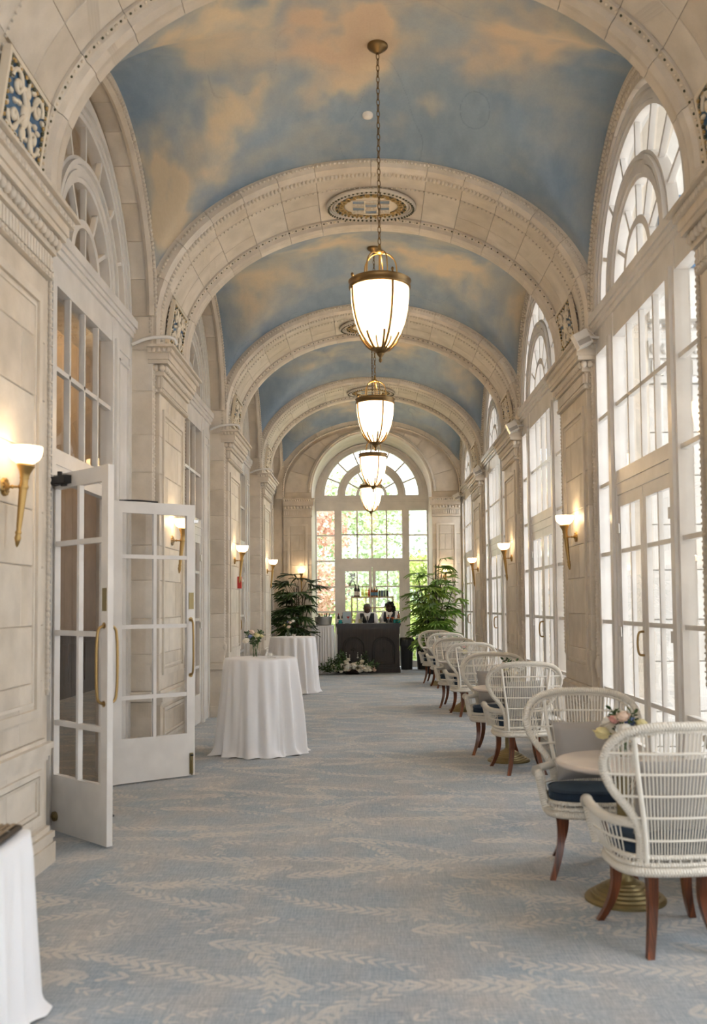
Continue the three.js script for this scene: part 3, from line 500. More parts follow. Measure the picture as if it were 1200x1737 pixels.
function windowUnit(pos, turn, label, { sidelights = true, detail = true, outerR = 1.42, doors = true, depth = 0.1, doorLabel = '' } = {}) {
  const w = thing('window_' + (++nWin), label, 'window', pos, turn, null, 'structure'), yc = 4.53, d = depth;
  const fr = [];                                        // local: x along the wall, +z to the hall
  for (const s of [-1, 1]) {
    fr.push(bx2(s * 0.80, s * 0.99, 0, 4.5, -d, 0.02), bx2(s * 0.85, s * 0.94, 0, 4.18, 0, 0.045), bx2(s * (HB - 0.065), s * HB, 0, 4.5, -d, 0.015));
    if (!sidelights) fr.push(bx2(s * 0.99, s * HB, 0, 4.5, -0.03, -0.005), bx2(s * 1.05, s * 1.08, 0.1, 4.05, -0.01, 0.02), bx2(s * 1.40, s * 1.43, 0.1, 4.05, -0.01, 0.02), bx2(s * 1.05, s * 1.43, 4.02, 4.05, -0.01, 0.02));
    else fr.push(bx2(s * 0.99, s * HB, 0, 0.16, -0.05, 0.01));
  }
  fr.push(bx2(-HB, HB, 4.14, 4.5, -d, 0.01));
  fr.push(bx2(-0.8, 0.8, 2.64, 2.87, -0.06, 0.01), bx2(-0.8, 0.8, 2.745, 2.755, 0, 0.02));
  mesh('frame', fr, white, w);
  mesh('transom_cornice', [bx2(-HB, HB, 4.46, 4.54, -d, 0.075), bx2(-HB, HB, 4.42, 4.46, -d, 0.055), bx2(-HB, HB, 4.37, 4.42, -d, 0.035)], white, w);
  const b = 0.019, mz0 = -0.045, mz1 = 0.0;
  for (const u of [-0.39, 0, 0.39]) mesh('muntin', bx2(u - b, u + b, 2.87, 4.14, mz0, mz1), white, w);
  mesh('muntin', bx2(-0.8, 0.8, 3.5 - b, 3.5 + b, mz0, mz1), white, w);
  const us = [-0.8, -0.39, 0, 0.39, 0.8];
  for (let i = 0; i < 4; i++) for (const [y0, y1] of [[2.87, 3.5], [3.5, 4.14]]) mesh('pane', quad(us[i], us[i + 1], y0, y1, -0.03), glass, w);
  if (sidelights) for (const s of [-1, 1]) for (let i = 0; i < 6; i++) {
    const x0 = s > 0 ? 0.99 : -HB + 0.065, x1 = s > 0 ? HB - 0.065 : -0.99;
    if (i) mesh('muntin', bx2(x0, x1, ROWS[i] - b, ROWS[i] + b, mz0, mz1), white, w);
    mesh('pane', quad(x0, x1, ROWS[i], ROWS[i + 1], -0.03), glass, w);
  }
  // fanlight
  mesh('fanlight_frame', [archBar(1.25, outerR, -d, 0.01, yc), archBar(1.29, 1.33, 0, 0.03, yc), archBar(1.37, Math.min(outerR, 1.41), 0, 0.04, yc)], white, w);
  mesh('fanlight_arch', [archBar(0.70, 0.91, -0.07, 0.02, yc), archBar(0.74, 0.80, 0, 0.04, yc), archBar(0.84, 0.88, 0, 0.055, yc)], white, w);
  mesh('fanlight_arch', archBar(0.34, 0.41, -0.05, 0.01, yc, 24), white, w);
  const spoke = (r0, r1, t) => bx(r1 - r0, 0.036, 0.045, (r0 + r1) / 2, 0, -0.022).rotateZ(t).translate(0, yc, 0);
  for (let i = 1; i < 8; i++) mesh('muntin', spoke(0.9, 1.26, PI * i / 8), white, w);
  for (let i = 1; i < 6; i++) mesh('muntin', spoke(0.4, 0.71, PI * i / 6), white, w);
  mesh('muntin', spoke(0, 0.35, PI / 2), white, w);
  for (let i = 0; i < 8; i++) mesh('pane', sector(0.9, 1.26, PI * i / 8, PI * (i + 1) / 8, -0.03, yc), glass, w);
  for (let i = 0; i < 6; i++) mesh('pane', sector(0.4, 0.71, PI * i / 6, PI * (i + 1) / 6, -0.03, yc, 5), glass, w);
  for (let i = 0; i < 2; i++) mesh('pane', sector(0.001, 0.35, PI * i / 2, PI * (i + 1) / 2, -0.03, yc, 8), glass, w);
  if (doors) for (const s of [-1, 1]) {
    const D = thing('door_' + (++nDoor), doorLabel, 'door', [0, 0, 0], 0, 'closed glazed terrace doors', 'structure');
    D.position.set(s * 0.8, 0, -0.02).applyAxisAngle(V(0, 1, 0), turn).add(V(...pos)); D.rotation.y = turn + (s > 0 ? PI : 0);
    const inner = s > 0 ? -1 : 1; doorLeaf(D, 0.795);
    if (s < 0) mesh('pull_handle', tube([[0.75, 1.2, inner * 0.02], [0.75, 1.205, inner * 0.06], [0.75, 1.24, inner * 0.075], [0.75, 1.36, inner * 0.075], [0.75, 1.395, inner * 0.06], [0.75, 1.4, inner * 0.02]], 0.010, 30, 8), pullBrass, D);
    for (const y of [2.33, 1.38]) mesh('hinge_guard', bx(0.10, 0.09, 0.012, 0.03, y, inner * 0.035), white, D);
  }
  return w;
}
const WXR = 2.27, WXL = 2.46;
for (let b = 0; b <= 3; b++) {
  windowUnit([WXR, 0, -BC(b)], -PI / 2, ['tall white arched window behind the nearest wicker chairs', 'tall white arched terrace window past the first right-hand sconce', 'tall white arched terrace window past the second right-hand sconce', 'tall white arched terrace window beside the right palm'][b], { outerR: 1.41, doorLabel: ['white glazed terrace door with brass pull behind the nearest chairs', 'white glazed terrace door past the first right sconce', 'white glazed terrace door past the second right sconce', 'white glazed terrace door beside the right palm'][b] });
  windowUnit([-WXL, 0, -BC(b)], PI / 2, ['white arched fanlight and panelled frame over the open doors', 'white arched lobby window behind the nearer cocktail table', 'white arched lobby window between the cocktail tables', 'white arched lobby window beside the left palm'][b], { sidelights: false, outerR: HB, doors: b > 0, doorLabel: ['', 'white glazed lobby door behind the nearer cocktail table', 'white glazed lobby door between the cocktail tables', 'white glazed lobby door beside the left palm'][b] });
}
windowUnit([0, 0, -ENDZ - 1.54], 0, 'tall white arched end window looking onto garden trees', { outerR: HB, doorLabel: 'white glazed garden door behind the bar', depth: 0.12 });
for (const [pos, turn, lab] of [[[WXR, 0, -BC(-1)], -PI / 2, 'white arched window on the right beside the viewer'], [[WXR, 0, -BC(-2)], -PI / 2, 'white arched window on the right behind the viewer'], [[0, 0, 3.0], PI, 'white arched window in the wall behind the viewer']]) {   // out of the picture
  const w = thing('window_' + (++nWin), lab, 'window', pos, turn, 'windows beside the viewer', 'structure'), f = [bx2(-HB, HB, 4.14, 4.54, -0.1, 0.02), bx2(-HB, HB, 2.64, 2.87, -0.06, 0.01), archBar(1.25, HB, -0.1, 0.01, 4.53), archBar(0.7, 0.91, -0.07, 0.02, 4.53)];
  for (const u of [-1.49, -0.89, -0.4, 0, 0.4, 0.89, 1.49]) f.push(bx(Math.abs(u) > 0.8 ? 0.15 : 0.06, 4.3, 0.06, u, 2.15, -0.02)); f.push(bx2(-HB, HB, 0, 0.4, -0.05, 0));
  mesh('frame', f, white, w); mesh('pane', merge([quad(-HB, HB, 0.3, 4.2, -0.03), sector(0.05, 1.3, 0, PI, -0.03, 4.53, 24)]), glass, w);
}
// the open double doors on the left
function openLeaf(label, hinge, free, flip) {
  const dx = free[0] - hinge[0], dz = free[1] - hinge[1], D = thing('door_' + (++nDoor), label, 'door', [hinge[0], 0, hinge[1]], Math.atan2(-dz, dx), null, 'structure');
  doorLeaf(D, 0.83);
  for (const d of [-1, 1]) pullHandle(D, 0.785, 0.98, 1.52, d * 0.022, d);
  const bz = flip;
  mesh('flush_bolt', [bx(0.035, 0.2, 0.012, 0.79, 0.13, bz * 0.028), cyl(0.008, 0.008, 0.14, 0.79, 0.09, bz * 0.04, 8)], oldBrass, D);
  mesh('bolt_knob', sph(0.016, 0.79, 0.21, bz * 0.045, 1, 0.6, 1), black, D);
  mesh('lock_plate', bx(0.05, 0.16, 0.006, 0.79, 1.70, 0.025), oldBrass, D);
  return D;
}
const leafA = openLeaf('open glazed door leaf nearest the foreground pier, edge towards the hall', [-2.44, -7.10], [-1.845, -6.53], -1);
mesh('door_stop', [cyl(0.035, 0.035, 0.02, 0, 0, 0, 20).rotateX(PI / 2).translate(0.12, 0.12, 0.03), sph(0.022, 0.12, 0.12, 0.042, 1, 1, 0.7)], oldBrass, leafA);
mesh('door_closer', [bx(0.24, 0.06, 0.055, 0.2, 2.585, 0.05), cyl(0.018, 0.018, 0.1, 0.2, 2.60, 0.05, 12), bx(0.06, 0.02, 0.02, 0.28, 2.545, 0.06)], black, leafA);
const leafB = openLeaf('open glazed door leaf swung towards the cocktail tables', [-2.44, -8.76], [-1.82, -9.23], 1);
mesh('closer_arm', [tube([[0.1, 2.655, -0.1], [0.25, 2.66, -0.06], [0.45, 2.65, 0]], 0.008, 12, 6)], black, leafB);
mesh('door_holder', [bx(0.05, 0.03, 0.05, 0.84, 2.48, 0.0), rod([0.83, 2.48, 0], [0.9, 2.5, 0], 0.006)], steel, leafB);

// ---------------------------------------------------------------- outside: terrace piers on the right, garden at the end
{
  const out = thing('wall_terrace', 'pale stone terrace piers seen through the right windows', 'wall', [0, 0, 0], 0, null, 'structure');
  for (let k = -1; k <= 4; k++) {
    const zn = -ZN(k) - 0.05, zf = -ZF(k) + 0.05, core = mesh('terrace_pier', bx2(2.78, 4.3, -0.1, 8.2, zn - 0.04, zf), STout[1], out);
    if (k < 1) continue;
    let y = -0.1, i = 0; for (const h of [0.3, 0.35, 0.5, 0.42, 0.5, 0.46, 0.5, 0.44, 0.5]) {
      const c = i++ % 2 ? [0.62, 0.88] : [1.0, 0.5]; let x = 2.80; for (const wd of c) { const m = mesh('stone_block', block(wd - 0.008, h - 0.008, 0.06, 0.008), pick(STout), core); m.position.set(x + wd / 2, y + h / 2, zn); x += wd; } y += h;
    }
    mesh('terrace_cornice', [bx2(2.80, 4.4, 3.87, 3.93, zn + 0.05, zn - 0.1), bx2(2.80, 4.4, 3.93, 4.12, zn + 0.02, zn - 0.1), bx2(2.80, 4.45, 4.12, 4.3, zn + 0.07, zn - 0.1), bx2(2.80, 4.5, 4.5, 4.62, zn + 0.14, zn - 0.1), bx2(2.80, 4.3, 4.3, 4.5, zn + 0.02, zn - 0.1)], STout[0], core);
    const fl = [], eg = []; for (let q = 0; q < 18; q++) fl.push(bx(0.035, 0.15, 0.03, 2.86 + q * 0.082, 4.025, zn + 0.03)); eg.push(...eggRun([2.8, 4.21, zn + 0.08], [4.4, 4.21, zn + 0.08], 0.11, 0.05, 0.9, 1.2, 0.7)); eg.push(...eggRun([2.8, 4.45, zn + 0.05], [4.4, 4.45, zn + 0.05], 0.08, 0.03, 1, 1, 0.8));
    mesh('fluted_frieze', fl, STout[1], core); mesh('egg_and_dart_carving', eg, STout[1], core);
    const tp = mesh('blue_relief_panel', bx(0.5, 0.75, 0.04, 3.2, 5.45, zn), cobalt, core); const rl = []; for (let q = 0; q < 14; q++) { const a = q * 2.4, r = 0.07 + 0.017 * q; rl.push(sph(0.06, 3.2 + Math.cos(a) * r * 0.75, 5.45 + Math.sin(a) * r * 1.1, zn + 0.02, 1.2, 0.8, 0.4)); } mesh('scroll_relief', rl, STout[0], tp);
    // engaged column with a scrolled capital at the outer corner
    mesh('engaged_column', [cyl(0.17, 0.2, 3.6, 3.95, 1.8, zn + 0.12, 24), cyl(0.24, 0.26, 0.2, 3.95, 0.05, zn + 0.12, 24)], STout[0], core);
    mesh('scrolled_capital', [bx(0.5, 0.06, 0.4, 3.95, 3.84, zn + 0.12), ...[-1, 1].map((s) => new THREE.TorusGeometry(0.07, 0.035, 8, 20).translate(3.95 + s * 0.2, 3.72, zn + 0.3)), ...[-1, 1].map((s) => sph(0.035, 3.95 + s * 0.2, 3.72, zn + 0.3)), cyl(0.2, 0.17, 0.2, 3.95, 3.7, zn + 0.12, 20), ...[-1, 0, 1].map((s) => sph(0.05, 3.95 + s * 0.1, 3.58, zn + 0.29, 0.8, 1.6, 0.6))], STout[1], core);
  }
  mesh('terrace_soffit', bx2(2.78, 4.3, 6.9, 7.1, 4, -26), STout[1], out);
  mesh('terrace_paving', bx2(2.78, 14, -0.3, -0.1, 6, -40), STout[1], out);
}

// ---------------------------------------------------------------- hanging lanterns
const WARM = lin(1.0, 0.74, 0.44);
function lightAt(parent, x, y, z, cd, radius = 2) { const l = new THREE.PointLight(WARM, cd, 0, 2); l.position.set(x, y, z); l.castShadow = true; l.shadow.radius = radius; parent.add(l); return l; }
const bowlPts = [[0.03, 0.075], [0.075, 0.095], [0.13, 0.15], [0.178, 0.225], [0.212, 0.315], [0.235, 0.415], [0.247, 0.515], [0.25, 0.61]];
function lantern(x, z, label, b) {
  const top = vaultY(x, 0), y0 = b < 0 ? 3.93 : 3.735, L = thing('pendant_lantern', label, 'lantern', [x, y0, z], 0.42, 'lanterns hanging along the hall'), cy = top - y0;
  mesh('glass_bowl', lathe(bowlPts, 40), milk, L);
  const rim = mesh('rim', lathe([[0.246, 0.605], [0.262, 0.61], [0.266, 0.625], [0.258, 0.64], [0.262, 0.66], [0.27, 0.672], [0.258, 0.68], [0.24, 0.675], [0.24, 0.61]], 40), bronze, L);
  for (let i = 0; i < 4; i++) {
    const a = i * PI / 2, c = Math.cos(a), s = Math.sin(a);
    mesh('rib', tube(bowlPts.map(([r, y]) => [c * (r + 0.006), y, s * (r + 0.006)]), 0.012, 20, 5), bronze, L);
    mesh('rim_knob', [sph(0.014, c * 0.255, 0.70, s * 0.255, 1, 1.3, 1), cyl(0.006, 0.01, 0.03, c * 0.255, 0.685, s * 0.255, 8)], bronze, rim);
  }
  for (let i = 0; i < 5; i++) { const a = i * 2 * PI / 5 + 0.3, c = Math.cos(a), s = Math.sin(a); mesh('crown_arm', tube([[c * 0.15, 0.65, s * 0.15], [c * 0.148, 0.78, s * 0.148], [c * 0.13, 0.86, s * 0.13], [c * 0.075, 0.912, s * 0.075], [c * 0.02, 0.92, s * 0.02]], 0.0065, 16, 6), brass, L); }
  mesh('crown_ring', [new THREE.TorusGeometry(0.15, 0.008, 6, 30).rotateX(PI / 2).translate(0, 0.66, 0), ...[0, 1, 2].map((i) => rod([0.15 * Math.cos(i * 2.09), 0.66, 0.15 * Math.sin(i * 2.09)], [0.245 * Math.cos(i * 2.09), 0.65, 0.245 * Math.sin(i * 2.09)], 0.005))], bronze, L);
  mesh('hub', [sph(0.035, 0, 0.93, 0, 1, 0.7, 1, 12, 8), cyl(0.012, 0.02, 0.05, 0, 0.965, 0, 10), rod([0, 0.62, 0], [0, 0.93, 0], 0.008)], brass, L);
  const lv = []; for (let i = 0; i < 14; i++) { const a = i * 2 * PI / 14, c = Math.cos(a), s = Math.sin(a), h = i % 2 ? 0.17 : 0.215, r = i % 2 ? 0.145 : 0.168; lv.push(tube([[c * 0.03, 0.07, s * 0.03], [c * 0.085, 0.09, s * 0.085], [c * (r - 0.005), h - 0.03, s * (r - 0.005)], [c * (r + 0.006), h, s * (r + 0.006)]], i % 2 ? 0.008 : 0.011, 8, 5)); }
  mesh('leaf_cup', [...lv, lathe([[0.002, 0.045], [0.03, 0.05], [0.06, 0.07], [0.085, 0.088], [0.06, 0.085], [0.002, 0.08]], 20)], bronze, L);
  mesh('finial', lathe([[0.001, -0.03], [0.012, -0.02], [0.016, -0.005], [0.009, 0.01], [0.014, 0.02], [0.03, 0.04], [0.036, 0.052], [0.02, 0.06]], 16), bronze, L);
  const ch = [], n = Math.floor((cy - 1.02) / 0.05); for (let i = 0; i < n; i++) ch.push(new THREE.TorusGeometry(0.019, 0.0048, 5, 10).scale(0.72, 1.55, 1).rotateY(i % 2 ? PI / 2 : 0).translate(0, 1.0 + 0.022 + i * ((cy - 1.02) / n), 0));
  mesh('chain', ch, bronze, L);
  mesh('canopy', lathe([[0.012, cy - 0.07], [0.03, cy - 0.065], [0.05, cy - 0.045], [0.075, cy - 0.03], [0.09, cy - 0.015], [0.088, cy + 0.02]], 24), bronze, L);
  lightAt(L, 0, 0.45, 0, PENDANT_CD, 3);
  return L;
}
[[0.07, -1, 'milk-glass lantern overhead, only its finial in view'], [0.06, 0, 'largest-looking milk-glass bell lantern on a long bronze chain'], [0.04, 1, 'bell lantern hanging past the first medallion arch'], [0.02, 2, 'bell lantern hanging past the second medallion arch'], [-0.02, 3, 'bell lantern hanging in front of the end window']].forEach(([x, b, l]) => lantern(x, -BC(b), l, b));
{ const d = tag(mesh('smoke_detector', lathe([[0.001, -0.03], [0.03, -0.028], [0.05, -0.015], [0.055, 0.02]], 20), white), 'small round white detector on the painted ceiling', 'detector'); d.position.set(-0.03, vaultY(-0.03, -0.95) - 0.005, -BC(0) - 0.95); }

// ---------------------------------------------------------------- torch sconces
function sconceParts(S) {                              // local: wall plane at z = 0, lamp towards +z, y = 0 at the torch tip
  const z = 0.125;
  mesh('glass_bowl', lathe([[0.022, 0.485], [0.05, 0.492], [0.078, 0.512], [0.094, 0.54], [0.10, 0.575], [0.1, 0.588]], 28).translate(0, 0, z), milkSmall, S);
  mesh('torch', lathe([[0.001, 0.0], [0.008, 0.01], [0.014, 0.035], [0.019, 0.055], [0.014, 0.075], [0.018, 0.08], [0.018, 0.09], [0.013, 0.10], [0.016, 0.13], [0.024, 0.34], [0.028, 0.345], [0.03, 0.36], [0.024, 0.37], [0.024, 0.40], [0.028, 0.405], [0.026, 0.415], [0.032, 0.44], [0.05, 0.475], [0.053, 0.488], [0.02, 0.488]], 20).rotateX(0.10).translate(0, 0, z - 0.045), brass, S);
  mesh('arm', [rod([0, 0.355, 0.01], [0, 0.355, z - 0.02], 0.007), sph(0.012, 0, 0.355, 0.05)], brass, S);
  const ro = [lathe([[0.001, 0.035], [0.015, 0.033], [0.022, 0.02], [0.05, 0.014], [0.055, 0.0]], 24).rotateX(PI / 2).translate(0, 0.355, 0)]; for (let i = 0; i < 12; i++) ro.push(sph(0.012, 0.042 * Math.cos(i * PI / 6), 0.355 + 0.042 * Math.sin(i * PI / 6), 0.012, 1, 1, 0.7, 6, 5));
  mesh('rosette', ro, brass, S);
}
const sconce0 = thing('torch_sconce', 'brass torch sconce on the foreground pier beside the open doors', 'sconce', [-FX, 2.0, -ZN(0) - 0.66], PI / 2, 'torch sconces on the piers'); sconceParts(sconce0);
lightAt(sconce0, 0, 0.565, 0.125, SCONCE_CD);
for (const [s, k] of [[-1, 1], [-1, 2], [-1, 3], [1, 0], [1, 1], [1, 2], [1, 3]]) copyOf(sconce0, [s * FX, 2.0, -ZN(k) - 0.66], -s * PI / 2, s < 0 ? ['', 'brass torch sconce behind the farther open door leaf', 'brass torch sconce above the red fire alarm', 'brass torch sconce on the left pier nearest the end wall'][k] : ['brass torch sconce on the right pier beside the viewer', 'brass torch sconce on the right pier nearest the foreground chairs', 'brass torch sconce on the middle right pier', 'brass torch sconce on the right pier nearest the palm'][k]);
for (const s of [-1, 1]) copyOf(sconce0, [s * 1.78 + 0.03, 1.95, -ENDZ + 0.03], 0, 'brass torch sconce on the end wall behind the ' + (s < 0 ? 'left' : 'right') + ' palm');

// small fittings
const spk = thing('wall_speaker', 'small tilted white box speaker on the cornice of a right pier', 'speaker', [0, 0, 0], 0, 'white box speakers on the right piers');
mesh('cabinet', bx(0.15, 0.15, 0.12).rotateZ(0.45), white, spk); mesh('grille', bx(0.13, 0.05, 0.006, 0, -0.03, 0.062).rotateZ(0.45), greyFabric, spk); mesh('bracket', rod([0.05, 0.03, 0], [0.17, 0.02, 0], 0.014), white, spk); mesh('cable', tube([[0, 0.06, -0.03], [0.03, 0.12, -0.05], [0.09, 0.1, -0.04], [0.15, 0.02, -0.02]], 0.006, 12, 5), white, spk);
[[1, 0.08], [2, 0.08], [3, 0.08], [4, -0.2]].forEach(([k, dz], i) => { const o = i ? copyOf(spk, [0, 0, 0]) : spk; o.position.set(2.09, YS - 0.02, -ZN(k) + (k === 4 ? 0.32 : 0.17)); o.userData.label = ['white box speaker on the pier behind the nearest window', 'white box speaker above the first visible right-hand sconce', 'white box speaker above the second right-hand sconce', 'white box speaker in the corner by the end wall'][i]; });
for (const k of [1, 2, 3]) { const c = mesh('cable_run', tube([[-2.43, YS + 0.005, -ZN(k) + 0.06], [-2.3, YS + 0.05, -ZN(k) + 0.08], [-2.15, YS + 0.075, -ZN(k) + 0.07], [-2.02, YS + 0.07, -ZN(k) + 0.02], [-2.0, YS + 0.03, -ZN(k) - 0.02]], 0.018, 24, 8), white); tag(c, ['', 'white cable on the cornice just past the open doors', 'white cable on the cornice above the red fire alarm', 'white cable on the left cornice nearest the end wall'][k], 'cable', 'white cables on the left cornices'); }
{ const a = thing('fire_alarm', 'small red fire alarm box below a left-hand sconce', 'alarm', [-FX + 0.002, 1.92, -ZN(2) - 1.05], PI / 2); mesh('case', bx(0.12, 0.19, 0.06, 0, 0.1, 0.03), red, a); mesh('strobe', bx(0.05, 0.06, 0.02, 0, 0.14, 0.065), white, a); }
{ // low convector grilles at the foot of the right wall
  const g0 = thing('floor_convector', 'low white convector with dark slots along the foot of the right wall', 'heater', [0, 0, 0], 0, 'convectors along the right wall');
  mesh('case', [bx(0.16, 0.05, 3.0, 0, 0.255, 0), bx(0.02, 0.28, 3.0, 0.07, 0.14, 0), bx(0.16, 0.28, 0.03, 0, 0.14, 1.5), bx(0.16, 0.28, 0.03, 0, 0.14, -1.5), bx(0.03, 0.05, 3.0, -0.065, 0.025, 0)], white, g0);
  const sl = []; for (let i = 0; i < 74; i++) sl.push(bx(0.012, 0.18, 0.014, -0.068, 0.14, -1.46 + i * 0.04)); mesh('slots', sl, oldBrass, g0); mesh('cavity_shade_sheet', bx(0.01, 0.18, 2.94, -0.045, 0.14, 0), black, g0);  // black sheet behind the slots stands in for shade inside the case
  [0, 1, 2, 3].forEach((b, i) => { const o = i ? copyOf(g0, [0, 0, 0]) : g0; o.position.set(2.13, 0, -BC(b) + 0.0); o.userData.label = 'low white slotted convector under the ' + ['window behind the nearest chairs', 'window past the first right sconce', 'window past the second right sconce', 'window beside the right palm'][b]; });
}

// ---------------------------------------------------------------- wicker chairs
const chairOut = (() => {                              // outline of the back, seen from behind: from the waist, up one side, over, and down
  const half = [[0.18, 0.40], [0.183, 0.50], [0.198, 0.585], [0.245, 0.675], [0.31, 0.755], [0.352, 0.84], [0.36, 0.905], [0.336, 0.98], [0.265, 1.038], [0.14, 1.066]];
  return [...half.map(([x, y]) => [-x, y]), [0, 1.07], ...half.slice().reverse()];
})();
const backZ = (x, y) => 0.20 + 0.13 * (y - 0.40) / 0.67 - 0.62 * x * x - (y < 0.55 ? 0.0 : 0);
const outlineCurve = new THREE.CatmullRomCurve3(chairOut.map(([x, y]) => V(x, y, backZ(x, y))), false, 'centripetal');
function outlineTop(u) { let best = null; for (let i = 0; i <= 400; i++) { const p = outlineCurve.getPoint(i / 400); if (p.y < 0.62) continue; const d = Math.abs(p.x - u); if (!best || d < best.d || (d < best.d + 1e-3 && p.y > best.p.y)) best = { d, p }; } return best.p; }
function outlineLow(x) { let y = 0.6, d = 9; for (let i = 0; i <= 400; i++) { const p = outlineCurve.getPoint(i / 400); if (p.x < 0 || p.y > 0.86 || p.y < 0.5) continue; if (Math.abs(p.x - x) < d) { d = Math.abs(p.x - x); y = p.y; } } return y; }
function halfWidth(y) { let w = 0; for (let i = 0; i <= 400; i++) { const p = outlineCurve.getPoint(i / 400); if (Math.abs(p.y - y) < 0.012) w = Math.max(w, Math.abs(p.x)); } return w; }
function makeChair(label) {
  const C = thing('wicker_armchair', label, 'chair', [0, 0, 0], 0, 'white wicker armchairs in pairs at small tables');
  mesh('back_frame', tube(outlineCurve.getPoints(40), 0.0215, 90, 8), wicker, C);
  mesh('back_frame_lining', tube(outlineCurve.getPoints(40).map((p) => V(p.x * 0.93, 0.40 + (p.y - 0.40) * 0.96, p.z)), 0.008, 70, 5), wicker, C);
  const NS = 35;
  for (let i = 0; i < NS; i++) {
    const xt = (i / (NS - 1) - 0.5) * 2 * 0.342, tp = outlineTop(xt), yt = Math.min(tp.y, 1.06), side = Math.abs(xt) > 0.235, xb = side ? xt * 0.93 : xt * 0.66, yb = side ? outlineLow(Math.abs(xb)) : 0.40;
    const pts = [0, 0.25, 0.5, 0.75, 1].map((f) => { const y = yb + (yt - yb) * f, x = xb + (xt - xb) * f; return V(x, y, backZ(x, y) + 0.004); });
    mesh('spindle', tube(pts, 0.0042, 8, 4), wickerPlain, C);
  }
  for (const y of [0.52, 0.63, 0.735, 0.84, 0.94]) { const h = halfWidth(y); mesh('cross_rail', tube([-1, -0.5, 0, 0.5, 1].map((u) => V(u * h, y, backZ(u * h, y) + 0.012)), 0.0068, 16, 5), wickerPlain, C); }
  for (const s of [-1, 1]) mesh('back_post', tube([[s * 0.155, 0.40, backZ(0.155, 0.4) + 0.02], [s * 0.175, 0.6, backZ(0.175, 0.6) + 0.02], [s * 0.215, 0.85, backZ(0.215, 0.85) + 0.02], [s * 0.235, 1.02, backZ(0.235, 1.02) + 0.01]], 0.0125, 18, 7), wickerPlain, C);
  // seat: two woven hoops with short stakes between them
  const hoop = (y, q) => Array.from({ length: 28 }, (_, i) => { const t = 2 * PI * i / 28, c = Math.cos(t), s = Math.sin(t), e = 0.62; return [Math.sign(c) * Math.pow(Math.abs(c), e) * 0.26 * q, y, Math.sign(s) * Math.pow(Math.abs(s), e) * 0.235 * q - 0.01]; });
  mesh('seat_frame', [tube(hoop(0.372, 1), 0.023, 56, 7, true), tube(hoop(0.405, 1.0), 0.012, 56, 6, true), tube(hoop(0.44, 0.98), 0.013, 56, 6, true)], wicker, C);
  const st = []; hoop(0.42, 1).forEach((p, i) => { for (const o of [0, 0.5]) { const n = hoop(0.42, 1)[(i + 1) % 28]; const x = p[0] + (n[0] - p[0]) * o, z = p[2] + (n[2] - p[2]) * o; st.push(rod([x, 0.385, z], [x, 0.44, z], 0.0045, 4)); } }); mesh('seat_stakes', st, wickerPlain, C);
  mesh('seat_deck', bx(0.44, 0.012, 0.40, 0, 0.41, -0.01), wickerPlain, C);
  // arms
  for (const s of [-1, 1]) {
    const arm = mesh('arm', [tube([[s * 0.195, 0.60, backZ(0.195, 0.60)], [s * 0.265, 0.60, 0.13], [s * 0.31, 0.605, 0.02], [s * 0.325, 0.622, -0.11], [s * 0.325, 0.635, -0.18], [s * 0.315, 0.615, -0.222], [s * 0.30, 0.54, -0.21], [s * 0.275, 0.42, -0.20]], 0.0255, 40, 8), sph(0.034, s * 0.325, 0.63, -0.195, 1, 1, 1, 10, 8)], wicker, C);
    mesh('arm_rail', tube([[s * 0.19, 0.51, 0.19], [s * 0.275, 0.51, 0.06], [s * 0.295, 0.51, -0.19]], 0.0068, 12, 5), wickerPlain, arm);
    const sp = []; for (let i = 0; i < 11; i++) { const f = i / 10, z = 0.13 - 0.31 * f; sp.push(rod([s * (0.235 + 0.03 * Math.sin(Math.min(1, f * 1.4) * PI / 2)), 0.42, z], [s * (0.262 + 0.062 * Math.sin(Math.min(1, f * 1.5) * PI / 2)), 0.605 + 0.02 * f, z - 0.003], 0.004, 4)); } mesh('arm_stakes', sp, wickerPlain, arm);
  }
  // sabre legs
  const leg = (x, z, ox, oz) => { const rows = []; for (let i = 0; i <= 8; i++) { const f = i / 8, y = 0.37 * (1 - f), w = 0.026 - 0.009 * f, k = Math.pow(f, 2.0), cx = x + ox * k - ox * 0.28 * Math.sin(f * PI), cz = z + oz * k - oz * 0.28 * Math.sin(f * PI); rows.push([[-w, -w], [w, -w], [w, w], [-w, w]].map(([a, b]) => V(cx + a, y, cz + b))); } return strips(rows, true, true); };
  mesh('leg', leg(-0.19, -0.19, -0.055, -0.075), mahogany, C); mesh('leg', leg(0.19, -0.19, 0.055, -0.075), mahogany, C);
  mesh('leg', leg(-0.13, 0.19, -0.05, 0.10), mahogany, C); mesh('leg', leg(0.13, 0.19, 0.05, 0.10), mahogany, C);
  return C;
}
function puff(w, h, t, n = 14) { return merge([1, -1].map((s) => grid(n, n, (u, v) => { const a = 2 * u - 1, b = 2 * v - 1, e = Math.pow(Math.max(0, 1 - a * a), 0.4) * Math.pow(Math.max(0, 1 - b * b), 0.4), pin = 1 - 0.05 * (1 - Math.abs(a)) * b * b; return [a * w / 2 * (1 - 0.05 * (1 - b * b)), b * h / 2 * (1 - 0.05 * (1 - a * a)), s * t / 2 * e]; }))); }
const chair0 = makeChair('');
const seatPad = thing('seat_cushion', '', 'cushion', [0, 0, 0], 0, 'navy seat cushions in the wicker chairs');
